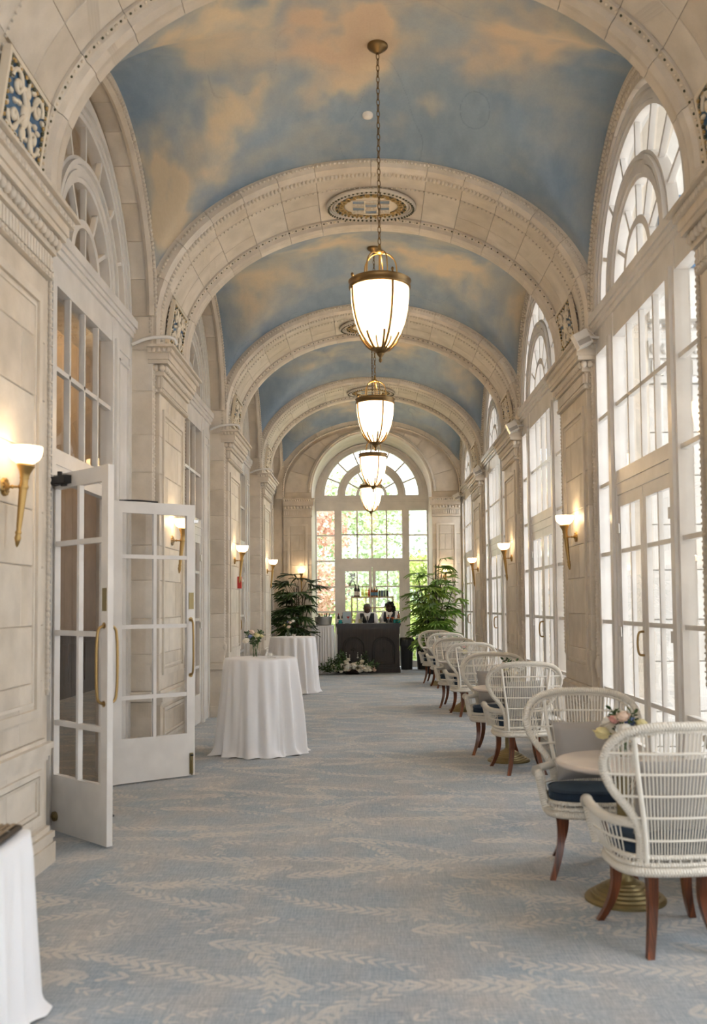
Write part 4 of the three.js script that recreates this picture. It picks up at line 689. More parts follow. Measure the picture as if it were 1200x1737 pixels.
mesh('pad', (() => { const sh = (q) => Array.from({ length: 40 }, (_, i) => { const t = 2 * PI * i / 40, c = Math.cos(t), s = Math.sin(t), e = 0.6; return [Math.sign(c) * Math.pow(Math.abs(c), e) * 0.235 * q, Math.sign(s) * Math.pow(Math.abs(s), e) * 0.20 * q]; }); const rows = [[0.02, 0.0], [0.92, 0], [1.0, 0.014], [1.01, 0.05], [0.97, 0.08], [0.85, 0.092], [0.02, 0.098]].map(([q, y]) => sh(q).map(([x, z]) => V(x, y, z))); return strips(rows.map((r) => [...r, r[0]])); })(), navy, seatPad);
mesh('piping', tube(Array.from({ length: 32 }, (_, i) => { const t = 2 * PI * i / 32, c = Math.cos(t), s = Math.sin(t); return [Math.sign(c) * Math.pow(Math.abs(c), 0.6) * 0.237, 0.078, Math.sign(s) * Math.pow(Math.abs(s), 0.6) * 0.202]; }), 0.006, 60, 5, true), navy, seatPad);
const pillow0 = thing('throw_pillow', '', 'pillow', [0, 0, 0], 0, 'grey throw pillows in the wicker chairs');
mesh('pillow_body', puff(0.37, 0.37, 0.15), greyFabric, pillow0);
const TABLES = [[1.36, -5.33, 'nearest'], [1.39, -9.98, 'second nearest'], [1.37, -14.68, 'third'], [1.37, -19.35, 'farthest']];
// pedestal tables
const ridged = (pts, n) => strips(Array.from({ length: n + 1 }, (_, i) => { const t = 2 * PI * i / n; return pts.map(([r, y]) => V(Math.cos(t) * r, y, Math.sin(t) * r)); }));
const table0 = thing('pedestal_table', '', 'table', [0, 0, 0], 0, 'small round tables between the wicker chairs');
mesh('table_top', lathe([[0.001, 0.735], [0.345, 0.735], [0.365, 0.742], [0.37, 0.755], [0.365, 0.766], [0.35, 0.77], [0.001, 0.77]], 44), marble, table0);
mesh('column', lathe([[0.05, 0.725], [0.045, 0.70], [0.036, 0.69], [0.036, 0.36], [0.045, 0.35], [0.062, 0.33], [0.07, 0.30], [0.05, 0.275], [0.035, 0.26], [0.035, 0.14], [0.05, 0.12], [0.06, 0.11]], 28), oldBrass, table0);
mesh('base', ridged([[0.06, 0.115], [0.085, 0.10], [0.09, 0.092], [0.11, 0.088], [0.115, 0.078], [0.135, 0.073], [0.14, 0.062], [0.16, 0.057], [0.165, 0.046], [0.185, 0.041], [0.19, 0.03], [0.21, 0.025], [0.222, 0.012], [0.222, 0.0], [0.01, 0.0]], 44), oldBrass, table0);
mesh('top_plate', cyl(0.12, 0.12, 0.014, 0, 0.728, 0, 24), oldBrass, table0);
TABLES.forEach(([x, z, w], i) => {
  const names_ = ['nearest table', 'second table', 'third table', 'table nearest the palm'];
  const t = i ? copyOf(table0, [x, 0, z]) : table0; t.position.set(x, 0, z); t.userData.label = ['round stone-topped brass pedestal table between the two nearest wicker chairs', 'round stone-topped brass pedestal table between the second pair of chairs', 'round stone-topped brass pedestal table between the third pair of chairs', 'round stone-topped brass pedestal table between the pair of chairs nearest the palm'][i];
  for (const [q, dz, turn] of [[0, 0.55 + (i ? 0 : 0.03), 0.06], [1, -0.62, PI - 0.10]]) {
    const cx = x + (q ? -0.06 : 0.04), cz = z + dz, first = i === 0 && q === 0, lab = (q ? 'wicker armchair facing the viewer at the ' : 'wicker armchair facing the bar at the ') + names_[i];
    const c = first ? chair0 : copyOf(chair0, [cx, 0, cz], turn); c.position.set(cx, 0, cz); c.rotation.y = turn; c.userData.label = 'white ' + lab;
    const pd = first ? seatPad : copyOf(seatPad, [0, 0, 0], turn); pd.position.set(cx - 0.01 * Math.sin(turn), 0.418, cz - 0.01 * Math.cos(turn)); pd.rotation.y = turn; pd.userData.label = 'navy seat cushion in the ' + lab;
    const pl = first ? pillow0 : copyOf(pillow0, [0, 0, 0]); const off = V(0.0, 0.71, 0.125).applyAxisAngle(V(0, 1, 0), turn); pl.position.set(cx + off.x, off.y, cz + off.z); pl.rotation.set(0, turn, 0); pl.rotateX(0.2); pl.rotateZ(q ? -0.05 : 0.03); pl.userData.label = 'grey pillow in the ' + lab;
  }
});

// ---------------------------------------------------------------- flowers, vases, cocktail tables
const RF = rngOf(31);
function roseGeo(r) {                                   // a ruffled bloom: a ball with spiral petal edges, and an outer collar of petals
  const g = new THREE.SphereGeometry(1, 18, 12), p = g.attributes.position, v = V(0, 0, 0);
  for (let i = 0; i < p.count; i++) { v.fromBufferAttribute(p, i); const th = Math.atan2(v.z, v.x), ph = Math.acos(Math.max(-1, Math.min(1, v.y))), ru = 0.10 * Math.cos(3 * th + ph * 7) + 0.06 * Math.cos(5 * th - ph * 4); v.multiplyScalar(0.72 * r * (1 + ru * Math.sin(ph))); v.y *= 0.85; p.setXYZ(i, v.x, v.y, v.z); }
  g.computeVertexNormals(); const out = [g];
  for (let i = 0; i < 6; i++) { const a = i * PI / 3; out.push(grid(4, 4, (u, w) => { const x = (w - 0.5) * 1.15 * r, l = Math.sqrt(Math.max(0, 1 - (2 * w - 1) ** 2 * 0.8)), d = 0.25 * r + u * 0.85 * r * l; return [x, -0.35 * r + 0.55 * r * u * u - 0.1 * r * Math.cos(u * 6), d]; }).rotateY(a)); }
  return merge(out);
}
const roses = [roseGeo(0.03), roseGeo(0.038), roseGeo(0.048)];
const sprigGeo = (() => { const out = [rod([0, 0, 0], [0, 0.16, 0], 0.0025, 4)]; for (let i = 0; i < 9; i++) { const a = i * 2.4, y = 0.03 + i * 0.016; out.push(sph(0.022, 0.022, 0, 0, 1, 0.18, 0.55, 5, 4).rotateZ(0.6).rotateY(a).translate(0, y, 0)); } return merge(out); })();
function bloom(parent, x, y, z, m, size = 1, k = 1) { const f = mesh('flower', roses[size], petal[m], parent); f.position.set(x, y, z); f.rotation.set((RF() - 0.5) * 0.9, RF() * 6, (RF() - 0.5) * 0.9); f.scale.setScalar(k); return f; }
function sprigAt(parent, x, y, z, rx, rz, k = 1, m = 0) { const s = mesh('leaf_sprig', sprigGeo, leafMats[m], parent); s.position.set(x, y, z); s.rotation.set(rx, RF() * 6, rz, 'YXZ'); s.scale.setScalar(k); return s; }
const vasePts = [[0.001, 0.004], [0.035, 0.004], [0.05, 0.02], [0.052, 0.045], [0.04, 0.075], [0.022, 0.10], [0.018, 0.125], [0.026, 0.145]];
function budVase(label, x, y, z, spec, k = 1, nl = 9) {
  const v = thing('flower_vase', label, 'vase', [x, y, z], RF() * 6);
  mesh('glass_body', lathe(vasePts, 24), clearGlass, v);
  mesh('stems', Array.from({ length: 6 }, (_, i) => rod([Math.cos(i) * 0.02, 0.01, Math.sin(i) * 0.02], [Math.cos(i * 2) * 0.05, 0.24, Math.sin(i * 2) * 0.05], 0.003, 5)), leafMats[1], v);
  for (let i = 0; i < nl; i++) { const a = i * 0.7; sprigAt(v, Math.cos(a) * 0.02, 0.12, Math.sin(a) * 0.02, 0.3 + RF() * 0.35, 0, 0.9 + RF() * 0.3, i % 2); }
  for (const [fx, fy, fz, m, s] of spec) bloom(v, fx, fy, fz, m, s, k);
  return v;
}
function drape(R, H, seed, flare = 0.06, wrinkle = 1) {  // round cloth falling to the floor
  const r = rngOf(seed), ph = [r() * 6, r() * 6, r() * 6, r() * 6];
  return grid(46, 180, (u, v) => {
    const a = v * 2 * PI; if (u < 0.22) { const q = u / 0.22; return [Math.cos(a) * R * q * 0.985, H, Math.sin(a) * R * q * 0.985]; }
    const t = (u - 0.22) / 0.78, e = Math.min(1, t / 0.06), y = H - 0.012 * (1 - Math.sqrt(1 - (1 - e) * (1 - e))) - (H - 0.004) * Math.max(0, t - 0.01) / 0.99;
    const fold = (1 - 1.9 * Math.pow(Math.abs(Math.sin(a * 7 + ph[0] / 2 + 0.8 * Math.sin(a * 2 + ph[1]))), 0.8)) * 0.62 * -1 + Math.sin(a * 17 + ph[2] + 2 * t) * 0.42 + Math.sin(a * 5 + ph[3]) * 0.3 + Math.sin(a * 29 + ph[1]) * 0.12, amp = wrinkle * 0.062 * Math.pow(t, 0.5) * (1 + 0.4 * Math.sin(a * 3 + ph[1]));
    const pud = Math.max(0, t - 0.9) / 0.1, rad = R * (0.985 + 0.015 * e) + flare * t + fold * amp + pud * pud * (0.035 + 0.03 * Math.sin(a * 11 + ph[2]));
    return [Math.cos(a) * rad, Math.max(0.004, y + 0.012 * pud * Math.sin(a * 13)), Math.sin(a) * rad];
  }, true);
}
function cocktail(label, clothLabel, x, z, R, H, seed) {
  const t = thing('cocktail_table', label, 'table', [x, 0, z], 0, 'tall cocktail tables'); mesh('table_top', cyl(R - 0.07, R - 0.07, 0.022, 0, H - 0.022, 0, 40), darkWood, t); mesh('pole', cyl(0.035, 0.035, H - 0.03, 0, (H - 0.03) / 2, 0, 16), steel, t); mesh('base', lathe([[0.001, 0.03], [0.05, 0.03], [0.22, 0.012], [0.24, 0.0]], 30), black, t);
  const c = mesh('tablecloth', drape(R, H, seed), linen); c.position.set(x, 0, z); tag(c, clothLabel, 'tablecloth', 'floor-length white tablecloths'); return c;
}
cocktail('tall round cocktail table hidden under the nearer white cloth', 'white floor-length cloth on the cocktail table nearer the open doors', -1.30, -10.72, 0.405, 1.06, 3);
cocktail('tall round cocktail table hidden under the farther white cloth', 'white floor-length cloth on the cocktail table nearer the bar', -1.53, -18.0, 0.425, 1.05, 8);
budVase('clear bud vase with cream, blue and blush flowers on the nearer cocktail table', -1.36, 1.061, -10.75, [[-0.05, 0.26, 0.03, 3, 1], [0.03, 0.24, 0.05, 4, 0], [0.045, 0.235, 0.035, 4, 0], [0.09, 0.19, 0.06, 0, 2], [0.08, 0.29, -0.03, 2, 1], [0.02, 0.25, -0.05, 3, 1], [-0.05, 0.24, -0.05, 3, 0]]);
budVase('clear bud vase with blush and cream roses on the farther cocktail table', -1.62, 1.051, -17.95, [[-0.05, 0.22, 0.04, 3, 1], [0.06, 0.27, 0.03, 2, 1], [0.10, 0.30, -0.02, 1, 1], [0.05, 0.19, 0.06, 2, 2], [-0.03, 0.28, -0.04, 4, 0]]);
{ const k = (l, x, y, z) => { const c = thing('candle_holder', l, 'candle holder', [x, y, z]); mesh('glass_cup', lathe([[0.001, 0.004], [0.035, 0.004], [0.045, 0.02], [0.045, 0.06], [0.042, 0.06], [0.041, 0.02], [0.03, 0.012]], 20), clearGlass, c); mesh('candle', cyl(0.028, 0.028, 0.025, 0, 0.03, 0, 16), petal[1], c); };
  k('small clear glass candle holder on the nearer cocktail table', -1.20, 1.061, -10.80); k('small clear glass candle holder on the farther cocktail table', -1.50, 1.051, -17.86);
  const h = thing('card_stand', 'bent clear acrylic card stand on the nearer cocktail table', 'stand', [-1.16, 1.062, -10.6], 0.3); mesh('acrylic_sheet', [bx(0.1, 0.004, 0.06, 0, 0.002, 0), bx(0.1, 0.13, 0.004, 0, 0.065, -0.02).rotateX(-0.25), bx(0.1, 0.004, 0.04, 0, 0.045, 0.0)], clearGlass, h); }
TABLES.forEach(([x, z], i) => budVase(['cream, blue and pink bouquet on the table nearest the viewer', 'small bouquet seen through the back of the second front chair', 'small bouquet on the third round table', 'small pale bouquet on the round table closest to the bar'][i], x + (i ? 0.03 : 0.02), 0.771, z - 0.02, [[-0.07, 0.17, 0.04, 0, 2], [0.0, 0.15, 0.07, 1, 2], [0.08, 0.16, 0.05, 0, 2], [0.05, 0.22, 0.0, 5, 1], [-0.03, 0.21, 0.02, 4, 1], [0.12, 0.14, -0.02, 3, 2], [-0.1, 0.2, -0.02, 3, 1], [0.0, 0.24, -0.05, 2, 1], [-0.02, 0.17, -0.08, 1, 2], [0.1, 0.19, 0.08, 1, 2], [-0.12, 0.15, 0.06, 0, 2]], 1.15, 5));

// foreground table at the left edge
{
  const TX = -1.745, TZ = -3.58, W = 0.64, D = 0.66, H = 0.745, t = thing('side_table', 'square table under a white cloth at the left foreground', 'table', [TX, 0, TZ]);
  mesh('table_top', bx(W - 0.06, 0.025, D - 0.06, 0, H - 0.024, 0), darkWood, t); for (const a of [-1, 1]) for (const b of [-1, 1]) mesh('leg', rod([a * 0.26, 0, b * 0.27], [a * 0.26, H - 0.03, b * 0.27], 0.02), steel, t);
  const sq = (a) => { const c = Math.cos(a), s = Math.sin(a), k = Math.pow(Math.pow(Math.abs(c), 14) + Math.pow(Math.abs(s), 14), -1 / 14); return [c * k, s * k, Math.abs(c * s) * 2]; };
  const cloth = mesh('tablecloth', grid(40, 220, (u, v) => {
    const a = v * 2 * PI, [c, s, cor] = sq(a); if (u < 0.2) { const q = u / 0.2; return [c * W / 2 * q, H, s * D / 2 * q]; }
    const q = (u - 0.2) / 0.8, y = H - (H - 0.005) * q, f = 0.02 * q * Math.sin(a * 15 + 1) + 0.012 * q * Math.sin(a * 27) + 0.03 * Math.pow(cor, 8) * q, pud = Math.max(0, q - 0.9) / 0.1;
    return [c * (W / 2 + 0.006 * Math.min(1, q * 8) + f + pud * pud * 0.03), Math.max(0.005, y + pud * 0.01 * Math.sin(a * 19)), s * (D / 2 + 0.006 * Math.min(1, q * 8) + f + pud * pud * 0.03)];
  }, true), linen); cloth.position.set(TX, 0.0, TZ); tag(cloth, 'white cloth on the square table at the left foreground', 'tablecloth', 'floor-length white tablecloths');
  const tray = thing('woven_tray', 'dark woven tray with a folded white napkin on the foreground table', 'tray', [-1.75, H + 0.001, -3.62], 0.05);
  const rim = [[-0.3, -0.2], [0.3, -0.2], [0.3, 0.2], [-0.3, 0.2]]; mesh('tray_base', bx(0.58, 0.008, 0.38, 0, 0.006, 0), darkWood, tray); mesh('tray_rim', rim.map((p, i) => { const n = rim[(i + 1) % 4]; return rod([p[0], 0.022, p[1]], [n[0], 0.022, n[1]], 0.013); }), darkWood, tray);
  const st = []; for (let i = 0; i < 24; i++) st.push(bx(0.012, 0.006, 0.4, -0.28 + i * 0.0243, 0.036, 0)); mesh('woven_strips', st, std({ color: lin(0.30, 0.22, 0.14), roughness: 0.8 }), tray);
  const nap = mesh('napkin', grid(12, 8, (u, v) => [-0.32 + 0.34 * u, 0.062 + 0.008 * Math.sin(u * 5) * Math.sin(v * 4), -0.17 + 0.24 * v]), std({ color: lin(0.78, 0.72, 0.70), roughness: 0.9, side: THREE.DoubleSide }), scene); nap.position.set(-1.75, H - 0.014, -3.62); tag(nap, 'pale folded napkin lying on the woven tray', 'napkin');
}

// ---------------------------------------------------------------- bar
const BX = -0.11, BZ = -23.15, BH = 1.19;               // bar centre
{
  const b = thing('bar_counter', 'dark carved wooden bar counter with two arched front panels', 'bar', [BX, 0, BZ]);
  const W = 1.50, F = 0.27;
  mesh('body', [bx2(-W / 2, W / 2, 0.1, 1.1, -0.27, F - 0.02), bx2(-W / 2 - 0.01, W / 2 + 0.01, 0.93, 1.05, -0.28, F)], darkWood, b);
  mesh('top', [bx2(-W / 2 - 0.04, W / 2 + 0.04, 1.135, BH, -0.3, F + 0.04), bx2(-W / 2 - 0.025, W / 2 + 0.025, 1.1, 1.135, -0.29, F + 0.025), bx2(-W / 2 - 0.01, W / 2 + 0.01, 1.05, 1.1, -0.28, F + 0.01)], darkWoodTop, b);
  mesh('plinth', [bx2(-W / 2 - 0.02, W / 2 + 0.02, 0, 0.1, -0.28, F + 0.02), bx2(-W / 2 - 0.01, W / 2 + 0.01, 0.1, 0.13, -0.275, F + 0.005)], darkWood, b);
  for (const s of [-1, 0, 1]) mesh('stile', bx(s ? 0.06 : 0.08, 0.82, 0.03, s * (W / 2 - 0.03), 0.52, F - 0.015), darkWood, b);
  for (const s of [-1, 1]) {
    const c = s * 0.362, hw = 0.26, path = (o) => [[c - hw + o, 0.22 + o, 0], [c - hw + o, 0.62, 0], ...Array.from({ length: 9 }, (_, i) => [c - (hw - o) * Math.cos(PI * (i + 0.5) / 9), 0.62 + (0.24 - o) * Math.sin(PI * (i + 0.5) / 9), 0]), [c + hw - o, 0.62, 0], [c + hw - o, 0.22 + o, 0]];
    const m = (o, r, z) => { const p = path(o), out = []; for (let i = 0; i < p.length; i++) { const q = p[(i + 1) % p.length]; out.push(rod([p[i][0], p[i][1], z], [q[0], q[1], z], r, 6)); } return out; };
    mesh('arched_panel', [...m(0, 0.018, F - 0.015), ...m(0.045, 0.009, F - 0.018)], darkWoodTop, b);
    mesh('carved_rosette', [sph(0.03, c, 0.55, F - 0.02, 1, 1, 0.4), ...[0, 1, 2, 3].map((i) => sph(0.022, c + 0.045 * Math.cos(i * PI / 2), 0.55 + 0.045 * Math.sin(i * PI / 2), F - 0.02, 1, 1, 0.35))], darkWoodTop, b);
  }
}
// things standing on the bar
function bottle(name, label, x, y, z, h, r, glassM, labelM, capM, group) {
  const o = thing(name, label, 'bottle', [x, y, z], 0, group), n = h * 0.62;
  mesh('glass', lathe([[0.001, 0], [r, 0], [r, n], [r * 0.85, n + h * 0.07], [r * 0.36, n + h * 0.16], [r * 0.34, h * 0.96], [r * 0.38, h * 0.965], [r * 0.36, h]], 14), glassM, o);
  mesh('label', new THREE.CylinderGeometry(r * 1.02, r * 1.02, n * 0.55, 14, 1, true).translate(0, n * 0.45, 0), labelM, o);
  mesh('cap', cyl(r * 0.40, r * 0.40, h * 0.12, 0, h * 0.95, 0, 10), capM, o); return o;
}
const wineGlass = std({ color: lin(0.015, 0.012, 0.012), roughness: 0.1 }), amber = phy({ color: lin(0.42, 0.13, 0.02), roughness: 0.08, transmission: 0.6, thickness: 0 }), pale = phy({ color: lin(0.93, 0.89, 0.66), roughness: 0.05, transmission: 0.9, thickness: 0 }), pinkG = phy({ color: lin(0.85, 0.45, 0.35), roughness: 0.05, transmission: 0.9, thickness: 0 });
const paper = std({ color: lin(0.75, 0.73, 0.68), roughness: 0.8 }), bluePaper = std({ color: lin(0.10, 0.25, 0.42), roughness: 0.7 }), gold = std({ color: lin(0.5, 0.36, 0.12), roughness: 0.5 }), teal = phy({ color: lin(0.03, 0.46, 0.50), roughness: 0.2, transmission: 0.25, thickness: 0 }), orange = phy({ color: lin(0.85, 0.16, 0.04), roughness: 0.1, transmission: 0.35, thickness: 0 }), cardBlue = std({ color: lin(0.42, 0.52, 0.60), roughness: 0.7 });
{
  const SZ = -24.45, s = thing('back_bar_shelf', 'slim brass-framed open shelf unit behind the bartenders', 'shelf', [0, 0, SZ]);
  const fr = std({ color: lin(0.42, 0.33, 0.22), metalness: 0.7, roughness: 0.45 }), x0 = -0.54, x1 = 0.53;
  for (const x of [x0, -0.17, x1]) for (const z of [-0.12, 0.12]) mesh('post', bx(0.025, x === -0.17 ? 1.82 : 1.84, 0.025, x, 0.92, z), fr, s);
  mesh('top_shelf', bx(x1 - x0 + 0.03, 0.035, 0.28, (x0 + x1) / 2, 1.835, 0), fr, s); mesh('shelf_board', bx(x1 + 0.17, 0.03, 0.27, (x1 - 0.17) / 2, 1.565, 0), fr, s); mesh('shelf_board', bx(x1 - x0, 0.03, 0.27, (x0 + x1) / 2, 1.25, 0), fr, s);
  const Y = 1.853, b = (n, l, x, h, r, g, la, c) => bottle(n, l, x - 0.04, Y, SZ, h, r, g, la, c, 'bottles on top of the back shelf');
  b('wine_bottle', 'taller dark wine bottle with white label on the back shelf', -0.40, 0.31, 0.04, wineGlass, paper, black); b('wine_bottle', 'shorter dark wine bottle with low pale label on the back shelf', -0.32, 0.29, 0.036, wineGlass, paper, black);
  b('liquor_bottle', 'clear bottle of pale yellow spirit beside the dark wine bottles', -0.215, 0.28, 0.034, pale, pale, gold); b('liquor_bottle', 'clear bottle of pale yellow spirit nearer the amber bottles', -0.12, 0.28, 0.034, pale, pale, gold); b('liquor_bottle', 'clear pink bottle on the back shelf', -0.05, 0.25, 0.03, pinkG, pinkG, paper);
  b('liquor_bottle', 'amber bottle with blue label nearest the clear bottles', 0.025, 0.245, 0.032, amber, bluePaper, black); b('liquor_bottle', 'middle amber bottle with blue label on the back shelf', 0.09, 0.245, 0.032, amber, bluePaper, gold); b('liquor_bottle', 'amber bottle with blue label next to the cans', 0.155, 0.245, 0.032, amber, bluePaper, black);
  [['olive tall can beside the amber bottles', 0.225, lin(0.10, 0.09, 0.05)], ['blue and silver tall can on the back shelf', 0.29, lin(0.12, 0.16, 0.26)], ['grey-green tall can on the back shelf', 0.355, lin(0.22, 0.24, 0.20)], ['black tall can at the end of the back shelf', 0.425, lin(0.02, 0.02, 0.02)]].forEach(([l, x, c]) => { const o = thing('drink_can', l, 'can', [x - 0.04, Y, SZ], 0, 'cans on top of the back shelf'); mesh('can_body', lathe([[0.001, 0], [0.028, 0], [0.031, 0.006], [0.031, 0.145], [0.026, 0.155], [0.001, 0.155]], 14), std({ color: c, roughness: 0.35, metalness: 0.3 }), o); mesh('lid', cyl(0.026, 0.026, 0.004, 0, 0.157, 0, 14), steel, o); });
  for (let i = 0; i < 7; i++) { const g = thing('wine_glass', 'clear glass standing on the middle board of the back shelf', 'glass', [-0.08 + i * 0.085, 1.581, SZ + (i % 2 ? 0.05 : -0.05)], 0, 'glasses on the back shelf'); mesh('glass_body', lathe([[0.03, 0], [0.032, 0.004], [0.034, 0.11], [0.031, 0.11], [0.028, 0.008], [0.001, 0.008]], 14), clearGlass, g); }
}
{
  const Y = BH + 0.001, Z = BZ;
  const cup = (l, x, z) => { const o = thing('tea_light_cup', l, 'cup', [x, Y, z], 0, 'turquoise cups on the bar'); mesh('cup_body', lathe([[0.001, 0.002], [0.038, 0.002], [0.045, 0.02], [0.046, 0.09], [0.043, 0.09], [0.04, 0.02], [0.001, 0.012]], 18), teal, o); };
  cup('single turquoise cup beside the drinks card', -0.79, Z + 0.17); cup('turquoise cup at the bar end next to its twin', 0.545, Z + 0.17); cup('turquoise cup outermost at the bar end', 0.63, Z + 0.15);
  const card = thing('drinks_card', 'pale blue drinks card with a red cocktail glass on the bar', 'sign', [-0.63, Y, Z + 0.1], 0.1); mesh('board', bx(0.21, 0.28, 0.012, 0, 0.14, 0).rotateX(-0.06), cardBlue, card);
  { const sh = new THREE.Shape([[-0.045, 0.17], [0.045, 0.17], [0.004, 0.115], [0.004, 0.09], [0.022, 0.085], [-0.022, 0.085], [-0.004, 0.09], [-0.004, 0.115]].map(([a, b2]) => new THREE.Vector2(a, b2))); mesh('cocktail_print', new THREE.ExtrudeGeometry(sh, { depth: 0.001, bevelEnabled: false }).translate(0.03, 0.0, 0.0072).rotateX(-0.06), red, card); }
  mesh('easel_foot', bx(0.1, 0.006, 0.12, 0, 0.003, -0.05), black, card);
  for (const [l, x, h] of [['clear water pitcher beside the drinks card', -0.47, 0.17], ['clear plastic drink dispenser next to the pitcher', -0.30, 0.16]]) { const o = thing('glass_pitcher', l, 'pitcher', [x, Y, Z + 0.02]); mesh('jug', lathe([[0.001, 0.003], [0.05, 0.003], [0.055, 0.02], [0.05, h * 0.7], [0.054, h], [0.05, h], [0.046, h * 0.7], [0.05, 0.02], [0.001, 0.012]], 20), clearGlass, o); mesh('handle', tube([[0.05, h * 0.85, 0], [0.09, h * 0.8, 0], [0.09, h * 0.4, 0], [0.05, h * 0.3, 0]], 0.006, 14, 6), clearGlass, o); mesh('water', cyl(0.046, 0.048, h * 0.6, 0, h * 0.36, 0, 18), pale, o); }
  for (const [l, x, z] of [['orange cocktail in a stemmed glass nearer the woman', 0.37, 0.12], ['orange cocktail in a stemmed glass beside the turquoise cups', 0.48, 0.1]]) { const o = thing('cocktail_glass', l, 'cocktail', [x, Y, Z + z], 0, 'orange cocktails'); mesh('stemware', lathe([[0.001, 0.002], [0.035, 0.003], [0.006, 0.008], [0.004, 0.085], [0.02, 0.1], [0.05, 0.15], [0.048, 0.15], [0.018, 0.104], [0.001, 0.096]], 18), clearGlass, o); mesh('drink', lathe([[0.001, 0.1], [0.02, 0.106], [0.046, 0.145], [0.001, 0.145]], 18), orange, o); }
  const bowl = thing('garnish_bowl', 'dark wooden garnish bowl at the bar end', 'bowl', [0.56, Y, Z - 0.08]); mesh('bowl_body', lathe([[0.001, 0.002], [0.05, 0.002], [0.10, 0.05], [0.11, 0.09], [0.105, 0.09], [0.09, 0.05], [0.001, 0.015]], 22), mahogany, bowl); for (let i = 0; i < 6; i++) mesh('orange_slice', sph(0.03, 0.05 * Math.cos(i * 1.05), 0.085, 0.05 * Math.sin(i * 1.05)), ochre, bowl);
  bottle('liquor_bottle', 'amber bottle standing at the bar end behind the garnish bowl', 0.64, Y, Z - 0.235, 0.27, 0.034, amber, gold, black); bottle('wine_bottle', 'red-capped bottle left of the drinks card', -0.84, Y, Z - 0.05, 0.24, 0.032, wineGlass, paper, red); bottle('wine_bottle', 'red-capped bottle behind the drinks card', -0.74, Y, Z - 0.14, 0.26, 0.032, wineGlass, paper, red);
  const shk = thing('cocktail_shaker', 'steel cocktail shaker standing on the bar', 'shaker', [0.2, Y, Z - 0.05]); mesh('tin', lathe([[0.001, 0.001], [0.032, 0.001], [0.042, 0.11], [0.04, 0.125], [0.025, 0.15], [0.016, 0.155], [0.016, 0.175], [0.001, 0.18]], 18), steel, shk);
  const bk = thing('napkin_stack', 'stack of white paper napkins on the bar', 'napkins', [0.23, Y, Z + 0.12], 0.3); mesh('paper_sheets', [0, 1, 2, 3, 4].map((i) => bx(0.13, 0.006, 0.13, 0, 0.004 + i * 0.0065, 0).rotateY(i * 0.04)), paper, bk);
}
// linen-draped side bar with an ice tub
{
  const x = -1.215, z = -22.93, H = 1.155, t = thing('linen_side_bar', 'tall rectangular service table under the pleated white cloth', 'table', [x, 0, z]); mesh('table_top', bx(0.46, 0.025, 0.52, 0, H - 0.024, 0), darkWood, t); for (const a of [-1, 1]) for (const b of [-1, 1]) mesh('leg', rod([a * 0.2, 0, b * 0.22], [a * 0.2, H - 0.03, b * 0.22], 0.018), steel, t);
  const cloth = mesh('pleated_tablecloth', grid(30, 200, (u, v) => { const a = v * 2 * PI, c = Math.cos(a), s = Math.sin(a), k = Math.pow(Math.pow(Math.abs(c), 12) + Math.pow(Math.abs(s), 12), -1 / 12); if (u < 0.2) return [c * k * 0.262 * u / 0.2, H, s * k * 0.292 * u / 0.2]; const q = (u - 0.2) / 0.8, f = 0.014 * Math.min(1, q * 3) * Math.sin(a * 30); return [c * k * (0.265 + f + 0.02 * q), H - (H - 0.006) * q, s * k * (0.295 + f + 0.02 * q)]; }, true), linen); cloth.position.set(x, 0, z); tag(cloth, 'pleated white cloth on the tall service table beside the bar', 'tablecloth');
  const tub = thing('ice_tub', 'wide brushed steel ice tub on the linen-covered service table', 'tub', [x + 0.02, H + 0.002, z + 0.03]); mesh('tub_wall', lathe([[0.001, 0.003], [0.175, 0.003], [0.19, 0.02], [0.215, 0.19], [0.222, 0.2], [0.215, 0.205], [0.205, 0.19], [0.18, 0.02], [0.001, 0.015]], 32), steel, tub); mesh('tub_rim', new THREE.TorusGeometry(0.219, 0.007, 6, 36).rotateX(PI / 2).translate(0, 0.2, 0), steel, tub);
  const ice = []; const r = rngOf(9); for (let i = 0; i < 60; i++) { const a = r() * 6.3, q = Math.sqrt(r()) * 0.18; ice.push(bx(0.035, 0.03, 0.035).rotateX(r() * 3).rotateY(r() * 3).translate(Math.cos(a) * q, 0.17 + r() * 0.03, Math.sin(a) * q)); } mesh('ice_cubes', ice, clearGlass, tub).userData.kind = 'stuff';
  for (let i = 0; i < 5; i++) { const a = i * 1.3, g = bottle('wine_bottle', 'dark bottle tilted in the ice tub', x + 0.02 + Math.cos(a) * 0.09, H + 0.03, z + 0.03 + Math.sin(a) * 0.09, 0.26, 0.034, wineGlass, paper, i % 2 ? red : black, 'bottles in the ice tub'); g.rotation.set(Math.sin(a) * 0.25, 0, -Math.cos(a) * 0.25); }
}
